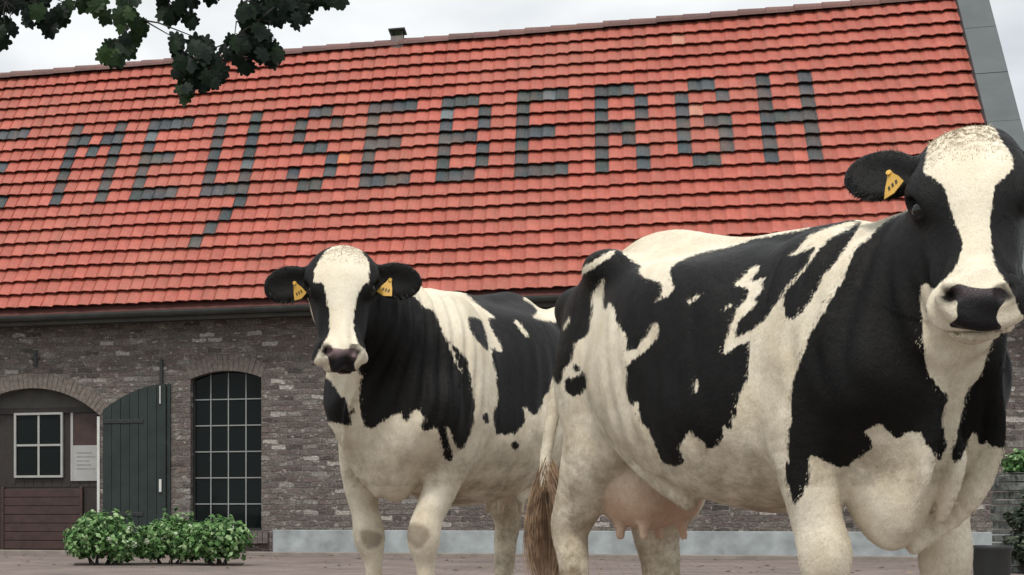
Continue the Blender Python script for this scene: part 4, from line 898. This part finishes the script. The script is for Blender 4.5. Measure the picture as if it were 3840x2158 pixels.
        g = MB()
        for i in range(3):
            q = [c+(sd*x+dn*y)*ts+fr*(.0056+.10*y) for x, y in ((-.018+i*.014, .042), (-.011+i*.014, .042), (-.011+i*.014, .056), (-.018+i*.014, .056))]
            g.add([p*sc_ for p in q], [(0, 1, 2, 3)])
        g.build('tag_mark', M_ink, tg)
    # poll tuft, ear fringe, tail switch : tapered strands
    r = np.random.default_rng(cfg['seed'])
    def strand(mb, p, dirv, L, w, droop=.5, n=4):
        dirv = unit(dirv); side = unit(np.cross(dirv, r.normal(size=3))); pts = []
        for i in range(n+1):
            t = i/n; pts.append((p+dirv*L*t+np.array([0, 0, -1.])*L*droop*t*t+side*L*.15*math.sin(t*3))*sc_)
        vs = []; 
        for i, q in enumerate(pts):
            ww = w*(1-i/n*.85)*sc_; vs += [q-side*ww, q+side*ww]
        mb.add(vs, [(2*i, 2*i+1, 2*i+3, 2*i+2) for i in range(n)])
    on = np.nonzero(ishead & (patch > 6) & (hu < -.05) & (np.abs(hw) < .10) & (hv > -.06))[0]; g = MB(); nn_ = f.grad(V[on])
    for j in r.integers(0, len(on), 900):
        p = V[on[j]]; q = unit(nn_[j]); strand(g, p-q*.002, q*.5+n_*.1+fd*.5+r.normal(size=3)*.4, r.uniform(.006, .016)*hs, .0010, .1, 3)
    g.build('poll_hair', M_hair_pl, root)
    g = MB()
    for (base, d, fr, upv, Lr) in tips:
        for j in range(900):
            t = r.uniform(.04, .24)*Lr; sgn = r.choice([-1, 1]); hgt = np.interp(t/Lr, [0, .06, .13, .185, .225, .25], [.03, .052, .084, .076, .034, .0])*Lr
            p = base+d*t+upv*sgn*hgt*r.uniform(.75, .97)+fr*r.uniform(-.01, .014)*Lr; strand(g, p, upv*sgn*.7+d*.7+fr*.2+r.normal(size=3)*.25, r.uniform(.010, .024)*Lr, .0010, .15, 2)
    g.build('ear_hair', M_hair_bk, root)
    g = MB(); tp = [np.array(p) for p in cfg['tail']]; e0 = tp[-1]
    for j in range(750):
        t = r.uniform(0, 1)**.8; p = e0+(tp[-2]-e0)*t*.9+r.normal(size=3)*.009; L = cfg['switch']*r.uniform(.7, 1.05)
        strand(g, p, np.array([r.normal()*.028+.03, r.normal()*.03+.02, -1]), L, .0021, 0, 7)
    g.build('tail_switch', M_hair_br, root)
    return root
BODY = [(-1.24, 1.30, 1.02, .10), (-1.14, 1.37, .92, .185), (-1.02, 1.41, .90, .215), (-.84, 1.445, .84, .235), (-.70, 1.41, .74, .275), (-.5, 1.36, .60, .335), (-.3, 1.345, .54, .345), (-.1, 1.315, .575, .30), (.05, 1.295, .61, .255), (.18, 1.255, .63, .215), (.28, 1.19, .66, .17), (.34, 1.05, .74, .10)]
FL = [(.12, .17, 1.0), (.06, .20, .84), (.07, .20, .68), (.10, .195, .52), (.12, .19, .43), (.11, .19, .33), (.11, .19, .18), (.12, .19, .11), (.15, .19, .05)]
HL = [(-.93, .13, 1.16), (-.95, .15, 1.0), (-.92, .17, .82), (-1.0, .18, .64), (-1.08, .185, .50), (-1.06, .185, .38), (-1.04, .185, .20), (-1.03, .185, .11), (-1.0, .185, .05)]
def shift(P, dx, dy, z0=.9): return [(x+dx*np.clip((z0-z)/.4, 0, 1), y+dy*np.clip((z0-z)/.4, 0, 1), z) for x, y, z in P]
COWS = [
 dict(label='large black and white cow standing nearest, at the right, head turned to the camera', seed=1, scale=1.0, pos=(1.778, 3.914), psi=R(18), h=.010,
  fl=[(.13, .20, 1.0), (.08, .235, .84), (.09, .235, .70), (.12, .20, .54), (.14, .185, .43), (.13, .18, .33), (.13, .18, .18), (.14, .18, .11), (.17, .18, .05)], fr=FL, hl=shift(HL, .05, -.06, 1.0), hr=HL, hwl=1.3, lw=.93, folds=1, udder=(-.87, -.02, .665), udr=(.165, .165, .175),
  brisket=[((.22, -.065, .63), (.115, .070, .18), .045), ((.20, -.01, .76), (.14, .165, .14), .05), ((.17, -.03, .66), (.10, .10, .15), .05), ((.28, 0, .86), (.12, .15, .2), .07)],
  tail=[(-1.14, 0, 1.36), (-1.24, -.02, 1.28), (-1.30, -.09, 1.0), (-1.29, -.15, .75), (-1.27, -.17, .64)], tailr=[.04, .034, .026, .02, .016], switch=.44,
  eyes=(1.867, 3.46, 1.29), muzzle=(1.772, 3.26, 1.02), hs=1.0, neck=[(.0, 0, 1.02), (.16, 0, 1.03), (.32, -.01, 1.12)], nra=[.26, .265, .23, .16, .12], nrb=[.20, .17, .14, .12, .10],
  earR=(1, -.62, -.2), earL=(1, -.3, -.25), ear=.85, tag=.9, coat=coatR, headcoat=headR, nose=noseR),
 dict(label='smaller black and white cow standing behind at the left, both ears with yellow tags', seed=2, scale=1.05, pos=(.93, 5.83), psi=R(-36), h=.011,
  fl=shift(FL, .10, -.09), fr=[(.12, .20, 1.0), (.09, .25, .84), (.09, .25, .70), (.11, .215, .54), (.12, .185, .43), (.11, .175, .33), (.11, .17, .18), (.12, .17, .11), (.15, .17, .05)], hl=HL, hr=shift(HL, 0, -.04), udder=(-.80, .0, .72), udr=(.17, .155, .14),
  brisket=[((.22, -.02, .74), (.12, .10, .18), .025), ((.28, 0, .88), (.12, .15, .2), .07), ((.30, -.12, .97), (.12, .145, .19), .06)], hw=1.06, ear=.9, wz=.04, pf=.56, pinknose=1., pinkudder=.25, lw=.84, tag=.8,
  tail=[(-1.14, 0, 1.36), (-1.24, 0, 1.28), (-1.29, 0, 1.0), (-1.28, 0, .75), (-1.27, 0, .62)], tailr=[.04, .034, .026, .02, .016], switch=.4,
  eyes=(.530, 5.30, 1.38), muzzle=(.510, 5.13, 1.10), hs=.86, neck=[(.0, 0, 1.04), (.14, 0, 1.07), (.28, -.02, 1.15)], nra=[.26, .25, .22, .15, .11], nrb=[.20, .17, .14, .11, .09],
  earR=(1, .10, -.2), earL=(1, .03, -.2), coat=coatL, headcoat=headL, nose=noseL, knee=kneeL)]
for c_ in COWS: make_cow(c_)
